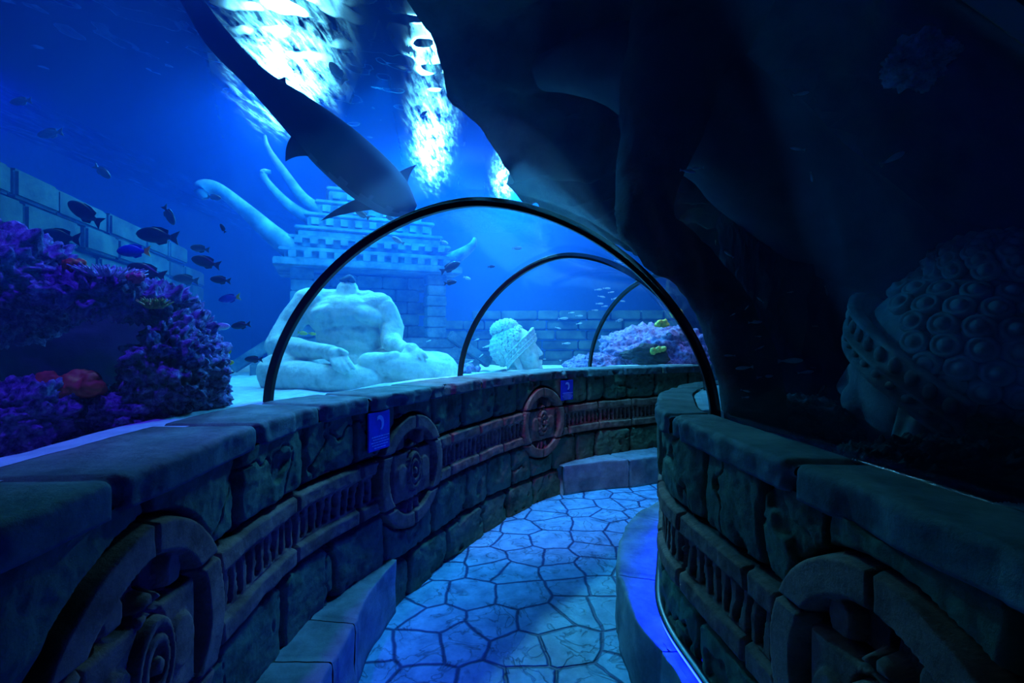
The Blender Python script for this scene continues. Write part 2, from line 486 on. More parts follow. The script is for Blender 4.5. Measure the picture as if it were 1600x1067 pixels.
def relief(S, Z, length, meds, seed):
    n = len(S)
    P = np.stack([S, Z, np.full(n, seed * 3.1)], 1)
    wob = 0.018 * fbm(P * 4.5, 3, seed)
    wob2 = 0.018 * fbm(P * 4.5 + 31, 3, seed + 5)
    h = np.zeros(n); mort_recess = np.zeros(n)  # joint mortar plus darkening put into the colour of cracks, slots and recesses
    region = np.zeros(n, int)                # 0 blocks, 1 frieze, 10+k medallion k
    # courses of blocks
    rows = [(-0.2, Z_A, 0.32, 0.58), (Z_A, Z_B, 0.30, 0.56), (Z_C, 1.5, 0.28, 0.55)]
    dist = np.full(n, 9.0); off = np.zeros(n)
    for k, (z0, z1, lo, hi) in enumerate(rows):
        inr = (Z >= z0) & (Z < z1)
        J = joints(length, seed * 10 + k, lo, hi, -0.2 - 0.1 * k)
        q = S + wob * (1 + 1.2 * np.sin(7 * S))
        idx = np.clip(np.searchsorted(J, q) - 1, 0, len(J) - 2)
        dj = np.minimum(q - J[idx], J[idx + 1] - q)
        dz = np.minimum(np.abs(Z + wob2 * 0.35 - z0), np.abs(Z + wob2 * 0.35 - z1))
        # worn corners
        d = np.minimum(dj, dz)
        corner = np.maximum(0, 0.05 - np.hypot(np.minimum(dj, .08), np.minimum(dz, .08)))
        d = d - corner * 0.9 - 0.012 * np.clip(fbm(P * 9, 3, seed + 9), 0, 1)
        dist = np.where(inr, d, dist)
        hh = wall_hash(len(J) + 1, seed * 7 + k)
        off = np.where(inr, (hh[idx] - 0.5) * 0.016, off)
    groove = 1 - sstep(0.004, 0.022, dist)
    pil = sstep(0.0, 0.10, dist) * 0.010
    h = off + pil + 0.010 * fbm(P * 3.5, 4, seed + 2) + 0.004 * fbm(P * 22, 3, seed + 3) - 0.034 * groove
    mort_recess = 1 - sstep(0.000, 0.013, dist)
    # cracks and chipped pockets
    cn = np.abs(fbm(P * np.array([2.2, 1.6, 1]) + 50, 4, seed + 11))
    gate = sstep(0.05, 0.3, fbm(P * 1.3 + 9, 2, seed + 12))
    crack = (1 - sstep(0.006, 0.028, cn)) * gate
    h -= 0.02 * crack
    mort_recess = np.maximum(mort_recess, 0.85 * (1 - sstep(0.004, 0.014, cn)) * gate)
    pock = sstep(0.55, 0.75, fbm(P * 6.5 + 70, 3, seed + 13))
    h -= 0.022 * pock
    # frieze: two rails and a row of upright slots
    fr = (Z >= Z_B) & (Z < Z_C)
    region[fr] = 1
    q = S + wob * 0.6
    zz = Z + wob2 * 0.25
    J = joints(length, seed * 10 + 8, 0.40, 0.62, -0.1)
    idx = np.clip(np.searchsorted(J, q) - 1, 0, len(J) - 2)
    dj = np.minimum(q - J[idx], J[idx + 1] - q)
    hf = np.full(n, 0.016) + 0.004 * fbm(P * 14, 3, seed + 4)
    mid = sstep(Z_B + .085, Z_B + .095, zz) * (1 - sstep(Z_C - .095, Z_C - .085, zz))
    hf -= 0.022 * mid
    per = 0.062
    ph = np.abs(((q / per) % 1) - 0.5) * per
    slot = (1 - sstep(0.011, 0.017, ph + 0.004 * fbm(P * 30, 2, seed + 6))) * sstep(Z_B + .102, Z_B + .112, zz) * (1 - sstep(Z_C - .112, Z_C - .102, zz))
    hf -= 0.045 * slot
    dl = np.minimum(np.abs(zz - Z_B), np.abs(zz - Z_C))
    gl = np.maximum(1 - sstep(0.004, 0.02, dl), 1 - sstep(0.004, 0.016, dj))
    hf -= 0.034 * gl
    bead = np.minimum(np.abs(zz - Z_B - .09), np.abs(zz - Z_C + .09))
    hf -= 0.008 * (1 - sstep(0.002, 0.010, bead))
    h = np.where(fr, hf, h)
    mort_recess = np.where(fr, np.maximum(1 - sstep(0.0, 0.010, np.minimum(dl, dj)), 0.85 * slot), mort_recess)  # slot hollows darkened in the colour
    # medallions
    for k, sm in enumerate(meds):
        x = S - sm + wob * 0.4; z = Z - MED_Z + wob2 * 0.3
        r = np.hypot(x, z)
        inm = r < MED_R
        hm = np.full(n, -0.030) + 0.004 * fbm(P * 14, 3, seed + 4)
        mm = np.zeros(n)

        def raise_(sd, top, edge=0.014):
            """add a rounded boss where the signed distance sd is negative"""
            nonlocal hm
            t = sstep(0.0, edge, -sd)
            hm = np.maximum(hm, -0.030 + (top + 0.030) * t)
        ring = np.abs(r - 0.307) - 0.053
        raise_(ring, 0.030)
        band = np.abs(Z - (Z_B + Z_C) / 2) - 0.158
        raise_(np.maximum(np.maximum(np.abs(x) - 0.305, band), 0.02 - np.abs(np.abs(x) - 0.235)), 0.012)
        for sx in (-1, 1):
            raise_(np.hypot((x - sx * 0.125) / 0.9, (z + .012) / 1.15) - 0.088, 0.026, 0.03)
            raise_(np.hypot((x - sx * 0.115) / 0.7, (z - 0.19) / 1.0) - 0.062, 0.008, 0.02)
            a = np.abs((x - sx * 0.06) * 1.0 + 0.30 * sx * (z + .22)) - 0.020
            raise_(np.maximum(a, np.abs(z + 0.205) - 0.055), 0.010, 0.012)
        raise_(np.hypot(x / 0.85, (z - 0.125) / 1.0) - 0.070, 0.020, 0.02)
        raise_(np.maximum(np.abs(x) - 0.026, np.abs(z + 0.20) - 0.065), 0.014, 0.012)
        e = np.hypot(x / 0.62, z / 1.0)
        eye = e < 0.135
        he = 0.036 - 0.020 * sstep(0.118, 0.130, e) * 2.2 - 0.040 * (1 - sstep(0.046, 0.056, e)) + 0.046 * (1 - sstep(0.020, 0.034, e))
        he = he - 0.016 * (1 - sstep(0.004, 0.01, np.abs(e - 0.088)))
        hm = np.where(eye, he, hm)
        mm = np.maximum(mm, np.where(e < 0.15, 0, 0))
        # joints of the stones the disc is carved across
        for g in (np.abs(x - 0.01) + 9 * (np.abs(z) < 0.15), np.abs(Z + wob2 * .3 - Z_B) , np.abs(Z + wob2 * .3 - Z_C)):
            hm -= 0.02 * (1 - sstep(0.002, 0.012, g)) * (r > 0.12)
            mm = np.maximum(mm, (1 - sstep(0.0, 0.008, g)) * (r > 0.12))
        rim = 1 - sstep(0.0, 0.011, np.abs(r - MED_R))
        hm -= 0.03 * rim
        mm = np.maximum(mm, 1 - sstep(0, 0.008, np.abs(r - MED_R)))
        mm = np.maximum(mm, 0.6 * (hm < -0.026))  # sunken ground of the disc darkened in the colour
        h = h - 0.03 * rim * ~inm; mort_recess = np.maximum(mort_recess, (1 - sstep(0, 0.010, np.abs(r - MED_R))) * ~inm)
        h = np.where(inm, hm, h); mort_recess = np.where(inm, mm, mort_recess)
        region = np.where(inm, 10 + k, region)
    return h, mort_recess, region


def set_attr(o, vals):
    a = o.data.attributes.new('mortar_recess', 'FLOAT', 'POINT')
    a.data.foreach_set('value', np.asarray(vals, np.float32))


def build_wall(name, path, s0, s1, meds, seed, fine):
    """the sculpted wall: blocks are the wall itself, frieze stretches and medallions are its parts"""
    # finer columns where the wall is near
    cols = [s0]
    while cols[-1] < s1:
        x, y = path.pos(cols[-1])
        cols.append(cols[-1] + float(np.clip(fine * math.hypot(x, y), 0.0045, 0.013)))
    S1 = np.array(cols); Z1 = np.linspace(0, Z_TOP, 190)
    ns, nz = len(S1), len(Z1)
    S, Z = [g.ravel() for g in np.meshgrid(S1, Z1, indexing='ij')]
    h, mort_recess, region = relief(S, Z, s1, meds, seed)
    p = path.pos(S); nrm = path.nrm(S)
    V = np.stack([p[:, 0] + nrm[:, 0] * h, p[:, 1] + nrm[:, 1] * h, Z], 1)
    Fc = grid_faces(ns, nz)
    if path.side > 0: Fc = Fc[:, ::-1]
    Fc = Fc[:, ::-1]
    fr = np.max(region[Fc], axis=1)
    # frieze between medallions: one stretch each
    cs = S[Fc].mean(1)
    seg = np.searchsorted(np.array(sorted(meds)), cs)
    root = None

    def sub(nm, mask, mat, parent, extra=None):
        f = Fc[mask]
        u, inv = np.unique(f.ravel(), return_inverse=True)
        v = V[u]; m_ = mort_recess[u]
        o_f = inv.reshape(-1, 4)
        if extra is not None:
            ev, ef = extra
            o = mesh(nm, np.vstack([v, ev]), np.vstack([o_f, ef + len(v)]), mat, parent)
            m_ = np.concatenate([m_, np.zeros(len(ev))])
        else:
            o = mesh(nm, v, o_f, mat, parent)
        set_attr(o, m_)
        return o
    # the back and top of the wall, so that it has its real thickness
    Sb = np.linspace(s0, s1, 200); pb = path.pos(Sb); nb = path.nrm(Sb)
    fr_ = pb - nb * 0.05; bk = pb - nb * (0.30 if path.side > 0 else 0.16)
    ring = [np.column_stack([fr_, np.full(200, 0.0)]), np.column_stack([fr_, np.full(200, Z_TOP - .01)]),
            np.column_stack([bk, np.full(200, Z_TOP - .01)]), np.column_stack([bk, np.full(200, 0.0)])]
    ev = np.stack(ring, 1).reshape(-1, 3)
    ef = grid_faces(200, 4, True)
    root = sub(name, fr == 0, M_WALL, None, (ev, ef))
    tag(root, kind='structure')
    for k in range(len(meds) + 1):
        m_ = (fr == 1) & (seg == k)
        if m_.sum() > 50:
            sub('frieze_panel', m_, M_FRIEZE, root)
    for k in range(len(meds)):
        if (fr == 10 + k).any():
            sub('medallion', fr == 10 + k, M_FRIEZE, root)
    return root


def build_coping(root, path, s_joints, depth, seed, front=0.03, z0=1.209, top=TOP):
    for k in range(len(s_joints) - 1):
        a, b = s_joints[k] + 0.006, s_joints[k + 1] - 0.006
        if k == len(s_joints): break
        n = max(24, int((b - a) / 0.012))
        S1 = np.linspace(a, b, n)
        # cross-section, from under the front lip round the top to the back
        sec = []
        for t in np.linspace(0, 1, 5): sec.append((-0.02 + t * (front + 0.02), z0))
        for t in np.linspace(0.15, 1, 9): sec.append((front, z0 + (top - z0 - 0.022) * t))
        for t in np.linspace(0.2, 1, 5):
            ang = t * PI / 2
            sec.append((front - 0.022 + 0.022 * math.cos(ang), top - 0.022 + 0.022 * math.sin(ang)))
        for t in np.linspace(0.04, 1, 26): sec.append((front - 0.022 - t * (depth + front - 0.022), top))
        for t in np.linspace(0.3, 1, 4): sec.append((-depth, top - t * (top - z0)))
        sec = np.array(sec); m = len(sec)
        S, J = [g.ravel() for g in np.meshgrid(S1, np.arange(m), indexing='ij')]
        o_ = sec[J, 0]; z = sec[J, 1].copy()
        P = np.stack([S, o_ * 1.0, z], 1)
        e = np.minimum(S - a, b - S)
        frontness = sstep(-0.06, front, o_)
        wear = 0.016 * np.clip(fbm(P * 7, 4, seed + k), -1, 0.15) * frontness
        chip = -0.025 * sstep(0.50, 0.9, fbm(P * 5 + 40, 3, seed + k)) * frontness
        endr = -0.02 * (1 - sstep(0.0, 0.03, e))
        o2 = o_ + (wear + chip + endr * frontness + 0.006 * fbm(P * 2.0 + 3, 2, seed))
        topness = sstep(z0 + 0.03, top, z)
        z2 = z + topness * (0.004 * fbm(P * 5, 4, seed + 7) + endr * 0.7 + 0.6 * chip * sstep(-0.03, front, o_))
        p = path.pos(S); nr = path.nrm(S)
        V = np.stack([p[:, 0] + nr[:, 0] * o2, p[:, 1] + nr[:, 1] * o2, z2], 1)
        Fc = grid_faces(n, m, True)
        if path.side < 0: Fc = Fc[:, ::-1]
        caps = [np.arange(m)[::-1] if path.side > 0 else np.arange(m), np.arange((n - 1) * m, n * m)[::1 if path.side > 0 else -1]]
        me = bpy.data.meshes.new('coping_stone')
        faces = [tuple(f) for f in Fc] + [tuple(c) for c in caps]
        me.from_pydata([tuple(v) for v in V], [], faces)
        me.validate()
        link('coping_stone', me, M_COPING, root)


sL = lambda x, y: LP.near(x, y)
sR = lambda x, y: RP.near(x, y)
L_MEDS = [sL(-.925, 1.22), sL(-.635, 3.10), sL(.30, 4.90)]
R_MEDS = [sR(.75, .98)]
wall_left = build_wall('wall_left', LP, sL(-.85, .1), sL(3.4, 6.3), L_MEDS, 3, 0.0032)
wall_right = build_wall('wall_right', RP, sR(.78, .1), sR(2.7, 4.35), R_MEDS, 5, 0.0032)
LJ = [sL(-.84, -.2), sL(-.912, 1.10), sL(-.955, 1.80), sL(-.93, 2.33), sL(-.80, 2.70), sL(-.56, 3.3), sL(-.25, 4.0), sL(.15, 4.7), sL(.85, 5.4), sL(1.84, 5.97), sL(3.4, 6.3)]
RJ = [sR(.785, -.2), sR(.735, 1.23), sR(.672, 2.06), sR(1.1, 3.25), sR(1.9, 4.03), sR(2.7, 4.35)]
build_coping(wall_left, LP, LJ, 0.33, 20)
build_coping(wall_right, RP, RJ, 0.16, 60)

# ------------------------------------------------------------------ floor
V = []; nx, ny = 70, 100
fx = np.linspace(-2, 4.2, nx); fy = np.linspace(-1.5, 7.2, ny)
X, Y = [g.ravel() for g in np.meshgrid(fx, fy, indexing='ij')]
floor = mesh('floor', np.stack([X, Y, np.zeros_like(X)], 1), grid_faces(nx, ny), floor_mat())
tag(floor, kind='structure')


# ------------------------------------------------------------------ benches
def bench(label, path, s_list, depths, z_top, seed, z0=0.0, group=None):
    """a low stone ledge against a wall: the blocks between the joints s_list, depths[i] deep at each joint"""
    p = path.pos(np.array([s_list[len(s_list) // 2]]))[0]
    root = empty('stone_bench', (p[0], p[1], 0))
    tag(root, label, 'bench', group)
    for k in range(len(s_list) - 1):
        a, b = s_list[k] + 0.003, s_list[k + 1] - 0.003
        n = max(14, int((b - a) / 0.02))
        S1 = np.linspace(a, b, n)
        D = np.interp(S1, s_list, depths)
        sec = [(-0.03, z0)] + [(1.0, z0 + (z_top - z0 - 0.02) * t) for t in np.linspace(0, 1, 12)]
        sec += [(1.0 - 0.02 * (1 - math.cos(t)) * 2, z_top - 0.02 + 0.02 * math.sin(t)) for t in (0.5, 1.0, PI / 2)]
        sec += [(0.95 * (1 - t), z_top) for t in np.linspace(0.08, 1, 14)] + [(-0.03, z_top)]
        m = len(sec)
        rows = []
        for s, d in zip(S1, D):
            pp = path.pos(np.array([s]))[0]; nn = path.nrm(np.array([s]))[0]
            for (u, z) in sec:
                o_ = u * d if u >= 0 else u
                rows.append((pp[0] + nn[0] * o_, pp[1] + nn[1] * o_, z))
        V = np.array(rows)
        e = np.repeat(np.minimum(S1 - a, b - S1), m)
        w = 0.010 * fbm(V * 6, 3, seed + k)
        nn = np.repeat(path.nrm(S1), m, 0)
        uu = np.tile(np.array([q[0] for q in sec]), n)
        V[:, :2] += nn * ((w - 0.012 * (1 - sstep(0, .02, e))) * (uu > 0.5))[:, None]
        V[:, 2] += np.tile(np.array([1.0 if q[1] > z_top - .03 else 0 for q in sec]), n) * (0.005 * fbm(V * 8, 3, seed + 4) - 0.010 * (1 - sstep(0, .018, e)))
        Fc = grid_faces(n, m, True)
        if path.side < 0: Fc = Fc[:, ::-1]
        me = bpy.data.meshes.new('bench_block')
        caps = [tuple(range(m))[::-1 if path.side > 0 else 1], tuple(range((n - 1) * m, n * m))[::1 if path.side > 0 else -1]]
        me.from_pydata([tuple(v) for v in V], [], [tuple(f) for f in Fc] + caps)
        me.validate()
        link('bench_block', me, M_BENCH, root, True, True)
    return root


b0 = sL(-.83, -.3)
bench('low grey stone bench along the left wall, tapering to a point beside the blue paving', LP,
      [b0, sL(-.955, 1.55), sL(-.96, 1.98), sL(-.945, 2.27), sL(-.715, 2.92)], [0.13, 0.25, 0.25, 0.235, 0.03], 0.31, 30, group='stone benches along the tunnel walls')
bench('low stone bench at the far bend, below the second sign', LP,
      [sL(.50, 5.10), sL(1.12, 5.59), sL(1.75, 5.93), sL(2.6, 6.2), sL(3.4, 6.3)], [0.07, 0.32, 0.38, 0.34, 0.2], 0.31, 40, group='stone benches along the tunnel walls')
bench('low stone bench glowing blue, round the bend of the right wall', RP,
      [sR(.77, .5), sR(.672, 2.0), sR(.80, 2.58), sR(1.17, 3.37), sR(1.5, 3.75), sR(2.0, 4.1)], [0.035, 0.07, 0.24, 0.33, 0.30, 0.12], 0.335, 50, group='stone benches along the tunnel walls')

# blue light line at the foot of the right wall
sA, sB = sR(.755, .9), sR(1.3, 3.5)
Sx = np.linspace(sA, sB, 120)
pp, nn = RP.pos(Sx), RP.nrm(Sx)
prof = [(0.000, 0.375), (0.022, 0.375), (0.022, 0.395), (0.000, 0.395)]
V = np.concatenate([np.column_stack([pp + nn * o_, np.full(120, z)])[:, None, :] for o_, z in prof], 1).reshape(-1, 3)
led = empty('light_strip', (float(pp[60, 0]), float(pp[60, 1]), 0.34))
tag(led, 'thin blue light strip along the foot of the right wall above the bench', 'light')
mesh('glowing_tube', V, grid_faces(120, 4, True)[:, ::-1], emit_mat('blue_led', (0.001, 0.005, 1.0), 100.0), led, False, True)
prof = [(-0.02, 0.398), (0.030, 0.398), (0.030, 0.408), (-0.02, 0.408)]
V = np.concatenate([np.column_stack([pp + nn * o_, np.full(120, z)])[:, None, :] for o_, z in prof], 1).reshape(-1, 3)
mesh('holder', V, grid_faces(120, 4, True)[:, ::-1], M_RIB, led, False, True)

# ------------------------------------------------------------------ acrylic tunnel
FRAMES = [((-1.16, -1.3), (.98, -1.3)), ((-1.24, .62), (.95, .52)), ((-1.297, 2.53), (.885, 2.12)), ((-.50, 4.42), (1.28, 3.12)),
          ((.95, 5.90), (1.95, 3.87)), ((2.75, 6.6), (2.95, 4.2)), ((5.3, 6.25), (5.3, 3.9))]
FS = [(LB.near(*a), RB.near(*b)) for a, b in FRAMES]
RISE = 0.956


def arch_pt(A, B, th, grow=0.0, rise=RISE):
    """point of the arch between feet A and B at angle th in [0, pi]"""
    A = np.asarray(A); B = np.asarray(B)
    mid = (A + B) / 2; half = (B - A) / 2
    L = np.linalg.norm(half)
    p_ = 2 / 1.80
    c, s = math.cos(th), math.sin(th)
    u = -math.copysign(abs(c) ** p_, c) * (L + grow) / L
    w = abs(s) ** p_ * (rise + grow)
    return np.array([mid[0] + half[0] * u, mid[1] + half[1] * u, TOP - 0.03 + w + 0.03 * (w / rise)])


def shell(i0, i1, t0, t1, nu, nv, grow):
    V = []
    for u in np.linspace(t0, t1, nu):
        a = LB.pos(np.array([FS[i0][0] + (FS[i1][0] - FS[i0][0]) * u]))[0]
        b = RB.pos(np.array([FS[i0][1] + (FS[i1][1] - FS[i0][1]) * u]))[0]
        for th in np.linspace(0, PI, nv):
            V.append(arch_pt(a, b, th, grow))
    return np.array(V)


def solid_shell(name, i0, i1, mat, g0, g1, nu=24, nv=49):
    Vi = shell(i0, i1, 0.006, 0.994, nu, nv, g0); Vo = shell(i0, i1, 0.006, 0.994, nu, nv, g1)
    Fi = grid_faces(nu, nv); n = nu * nv
    faces = [tuple(f) for f in Fi] + [tuple(f[::-1] + n) for f in Fi]
    for j in range(nv - 1):
        faces.append((j, j + 1, j + 1 + n, j + n))
        k = (nu - 1) * nv + j
        faces.append((k + 1, k, k + n, k + 1 + n))
    for i in range(nu - 1):
        a = i * nv; faces.append((a + nv, a, a + n, a + nv + n))
        a = i * nv + nv - 1; faces.append((a, a + nv, a + nv + n, a + n))
    return mesh(name, np.vstack([Vi, Vo]), faces, mat, None)


M_ACRYL = acrylic_mat()
for k in range(1, 6):
    w_ = solid_shell('window_%d' % k, k, k + 1, M_ACRYL, 0.0, 0.03)
    tag(w_, kind='structure')
vault = solid_shell('ceiling', 0, 1, M_BLACK, -0.01, 0.06)
tag(vault, kind='structure')


def rib(i, w, d, label):
    A = LB.pos(np.array([FS[i][0]]))[0]; B = RB.pos(np.array([FS[i][1]]))[0]
    along = np.array([-(B - A)[1], (B - A)[0]]); along /= np.linalg.norm(along)
    V = []; n = 97
    for th in np.linspace(0, PI, n):
        a = arch_pt(A, B, th, -d); b = arch_pt(A, B, th, 0.034)
        for q, sg in ((a, -1), (a, 1), (b, 1), (b, -1)):
            V.append((q[0] + along[0] * sg * w / 2, q[1] + along[1] * sg * w / 2, q[2]))
    o = mesh('arch_rib', V, [tuple(f) for f in grid_faces(n, 4, True)] + [(0, 1, 2, 3)[::-1], tuple(range(4 * n - 4, 4 * n))], M_RIB, None, False)
    bv = o.modifiers.new('b', 'BEVEL'); bv.width = 0.004; bv.segments = 2; bv.limit_method = 'ANGLE'
    tag(o, label, 'arch', 'black arched joints of the acrylic tunnel')


rib(1, 0.05, 0.008, 'nearest black arch overhead, at the mouth of the clear tunnel')
rib(2, 0.034, 0.008, 'large black arch spanning the whole tunnel, from left wall to right wall')
rib(3, 0.034, 0.008, 'second black arch, framing the white stone head')
rib(4, 0.034, 0.008, 'small far black arch beside the purple reef')
rib(5, 0.034, 0.008, 'farthest black arch round the bend, mostly hidden')

# ------------------------------------------------------------------ tank: bed, walls, water, surface
X0, X1, Y0, Y1 = -7.5, 6.5, -1.1, 14.0
SURF_Z = 4.7


def inside_poly(px, py, poly):
    r = np.zeros(len(px), bool); n = len(poly)
    for i in range(n):
        x1, y1 = poly[i]; x2, y2 = poly[(i + 1) % n]
        if y1 == y2: continue
        c = ((y1 > py) != (y2 > py)) & (px < (x2 - x1) * (py - y1) / (y2 - y1) + x1)
        r ^= c
    return r


def dist_curve(px, py, Q):
    best = np.full(len(px), 1e9)
    for q in Q: best = np.minimum(best, (px - q[0]) ** 2 + (py - q[1]) ** 2)
    return np.sqrt(best)


LE = LP.offset(-0.20).Q; RE = RP.offset(-0.11).Q
foot = np.vstack([LE, [[6.6, LE[-1][1]]], [[6.6, RE[-1][1]]], RE[::-1]])
bx = np.arange(X0, X1 + .01, 0.05); by = np.arange(Y0, Y1 + .01, 0.05)
BX, BY = [g.ravel() for g in np.meshgrid(bx, by, indexing='ij')]
dcur = np.minimum(dist_curve(BX, BY, LE[::6]), dist_curve(BX, BY, RE[::6]))
P = np.stack([BX, BY, np.zeros_like(BX)], 1)
far_ = sstep(0.12, 0.5, dcur)
BZ = 1.10 + 0.186 * (1 - sstep(0.24, 0.75, dcur)) + far_ * (0.03 * fbm(P * 1.3, 3, 2) + 0.008 * fbm(P * 7, 3, 4))
right = (BX > 0.6) & (BY < 3.6)
BZ -= (BX > 0.6) * (BY < 2.2) * (BX < 4) * 0.08
BZ += right * far_ * 0.05 * np.exp(-((BX - 1.25) ** 2 + (BY - 2.4) ** 2) / 0.25)
BF = grid_faces(len(bx), len(by))
ins = inside_poly(BX, BY, foot)
BF = BF[~ins[BF].any(1)]
ground = mesh('ground', np.stack([BX, BY, BZ], 1), BF, M_SAND)
tag(ground, kind='structure')


def slab(name, c, s, mat, kind='structure'):
    bm = bmesh.new(); add_box(bm, c, s)
    o = bm_obj(name, bm, mat, None, False)
    tag(o, kind=kind); return o


slab('wall_back', ((X0 + X1) / 2, Y1 + .15, 2.7), (X1 - X0 + .6, .3, 5.4), M_BLUEWALL)
slab('wall_far_left', (X0 - .15, (Y0 + Y1) / 2, 2.7), (.3, Y1 - Y0, 5.4), M_BLUEWALL)
slab('wall_far_right', (X1 + .15, (Y0 + Y1) / 2, 2.7), (.3, Y1 - Y0, 5.4), M_BLUEWALL)


def water():
    bm = bmesh.new(); add_box(bm, ((X0 + X1) / 2, (Y0 + Y1) / 2, (0.95 + SURF_Z) / 2), (X1 - X0, Y1 - Y0, SURF_Z - 0.95))
    me = bpy.data.meshes.new('water'); bm.to_mesh(me); bm.free()
    o = bpy.data.objects.new('water', me); COL.objects.link(o)
    # the space of the tunnel, cut out of it
    rows = []
    S_ = np.linspace(0, 1, 70); n = 0
    for k in range(len(FRAMES) - 1):
        ring = shell(k, k + 1, 0, 1, 12, 41, 0.036)
        ring = ring.reshape(12, 41, 3)
        for i in range(12 if k == len(FRAMES) - 2 else 11):
            r = ring[i]
            bot = np.array([[r[-1][0], r[-1][1], 0.5], [r[0][0], r[0][1], 0.5]])
            rows.append(np.vstack([r, bot])); n += 1
    # run on past the ends of the tank
    rows[0] = rows[0] + np.array([0, -0.6, 0])
    V = np.vstack(rows); m = 43
    f = [tuple(q) for q in grid_faces(n, m, True)] + [tuple(range(m))[::-1], tuple(range((n - 1) * m, n * m))]
    V[-m:, 0] += 2.0
    mc = bpy.data.meshes.new('cut'); mc.from_pydata([tuple(v) for v in V], [], f); mc.validate()
    b2 = bmesh.new(); b2.from_mesh(mc); bmesh.ops.recalc_face_normals(b2, faces=b2.faces[:]); b2.to_mesh(mc); b2.free()
    oc = bpy.data.objects.new('cut', mc); COL.objects.link(oc)
    md = o.modifiers.new('b', 'BOOLEAN'); md.operation = 'DIFFERENCE'; md.object = oc; md.solver = 'EXACT'
    dg = bpy.context.evaluated_depsgraph_get(); dg.update()
    me2 = bpy.data.meshes.new_from_object(o.evaluated_get(dg)); me2.name = 'water'
    bpy.data.objects.remove(o); bpy.data.objects.remove(oc); bpy.data.meshes.remove(me); bpy.data.meshes.remove(mc)
    w = link('water', me2, water_mat(), None, False)
    tag(w, kind='structure')
    return w


water_obj = water()

gx = np.arange(-7.5, 4.0, 0.05); gy = np.arange(1.5, 14.0, 0.05)
GX, GY = [g.ravel() for g in np.meshgrid(gx, gy, indexing='ij')]
P = np.stack([GX * 1.0, GY * 0.8, np.zeros_like(GX)], 1)
GZ = SURF_Z + 0.012 + 0.012 * fbm(P * 2.2, 2, 91) + 0.012 * fbm(P * 5.5, 2, 95)
surf = mesh('water_surface', np.stack([GX, GY, GZ], 1), grid_faces(len(gx), len(gy)), surface_mat())
tag(surf, kind='structure')

# ------------------------------------------------------------------ lamps over the tank
def lamp_mat(name, col, peak, tight):
    """a lamp panel with soft glare put into its emission: bright centre, fading rim"""
    m, nt, out = new_mat(name)
    tc = nt.nodes.new('ShaderNodeTexCoord')
    sb = nt.nodes.new('ShaderNodeVectorMath'); sb.operation = 'SUBTRACT'; sb.inputs[1].default_value = (.5, .5, 0)
    nt.links.new(tc.outputs['Generated'], sb.inputs[0])
    sp = nt.nodes.new('ShaderNodeVectorMath'); sp.operation = 'MULTIPLY'; sp.inputs[1].default_value = (2, 2, 0)
    nt.links.new(sb.outputs[0], sp.inputs[0])
    d = nt.nodes.new('ShaderNodeVectorMath'); d.operation = 'DOT_PRODUCT'
    nt.links.new(sp.outputs[0], d.inputs[0]); nt.links.new(sp.outputs[0], d.inputs[1])
    k = nt.nodes.new('ShaderNodeMath'); k.operation = 'MULTIPLY'; k.inputs[1].default_value = -tight  # glare fall-off painted into the emission
    nt.links.new(d.outputs['Value'], k.inputs[0])
    ex = nt.nodes.new('ShaderNodeMath'); ex.operation = 'EXPONENT'; nt.links.new(k.outputs[0], ex.inputs[0])
    st = nt.nodes.new('ShaderNodeMath'); st.operation = 'MULTIPLY'; st.inputs[1].default_value = peak
    nt.links.new(ex.outputs[0], st.inputs[0])
    e = nt.nodes.new('ShaderNodeEmission'); e.inputs[0].default_value = (*col, 1)
    nt.links.new(st.outputs[0], e.inputs[1])
    nt.links.new(e.outputs[0], out.inputs[0])
    return m


M_LAMP = lamp_mat('white_lamp_glow', (0.14, 0.60, 0.95), 120.0, 7.5)
M_FILL_BLUE = lamp_mat('blue_fill_glow', (0.03, 0.17, 1.0), 220.0, 2.0)


def lamp(label, c, size, rz, mat=None):
    root = empty('pool_lamp', c, (0, 0, rz)); tag(root, label, 'lamp', 'lamps above the tank')
    bm = bmesh.new(); add_box(bm, (0, 0, 0.07), (size[0] + .08, size[1] + .08, .12))
    bmesh.ops.bevel(bm, geom=bm.edges[:], offset=0.015, segments=2, affect='EDGES')
    bm_obj('housing', bm, M_HOUSING, root)
    V = [(-size[0] / 2, -size[1] / 2, -.004), (size[0] / 2, -size[1] / 2, -.004), (size[0] / 2, size[1] / 2, -.004), (-size[0] / 2, size[1] / 2, -.004)]
    mesh('glowing_panel', V, [(3, 2, 1, 0)], mat or M_LAMP, root, False)
    return root


lamp('white lamp shining through the water surface behind the shark', (-3.15, 6.75, 5.25), (1.8, 5.6), 0.47)
lamp('long white lamp glaring through the water right of the shark', (-1.50, 9.1, 5.25), (1.15, 7.6), 0.165)
lamp('narrow lamp glaring beside the notch of the dark rock edge', (-.15, 10.9, 5.25), (0.9, 5.6), 0.05)
lamp('added fill lamp over the white stone head, hidden by the dark rock', (1.6, 8.6, 5.25), (1.2, 2.0), 0.0)  # added behind the rock to brighten the head and its surroundings
lamp('added blue fill lamp over the bend of the tunnel', (.75, 5.6, 5.25), (1.0, 1.6), 0.3, M_FILL_BLUE)  # added out of sight to turn the tunnel light blue
lamp('added fill lamp over the seated statue', (-3.0, 3.3, 5.25), (0.8, 1.2), 0.2)  # added out of view to brighten the statue

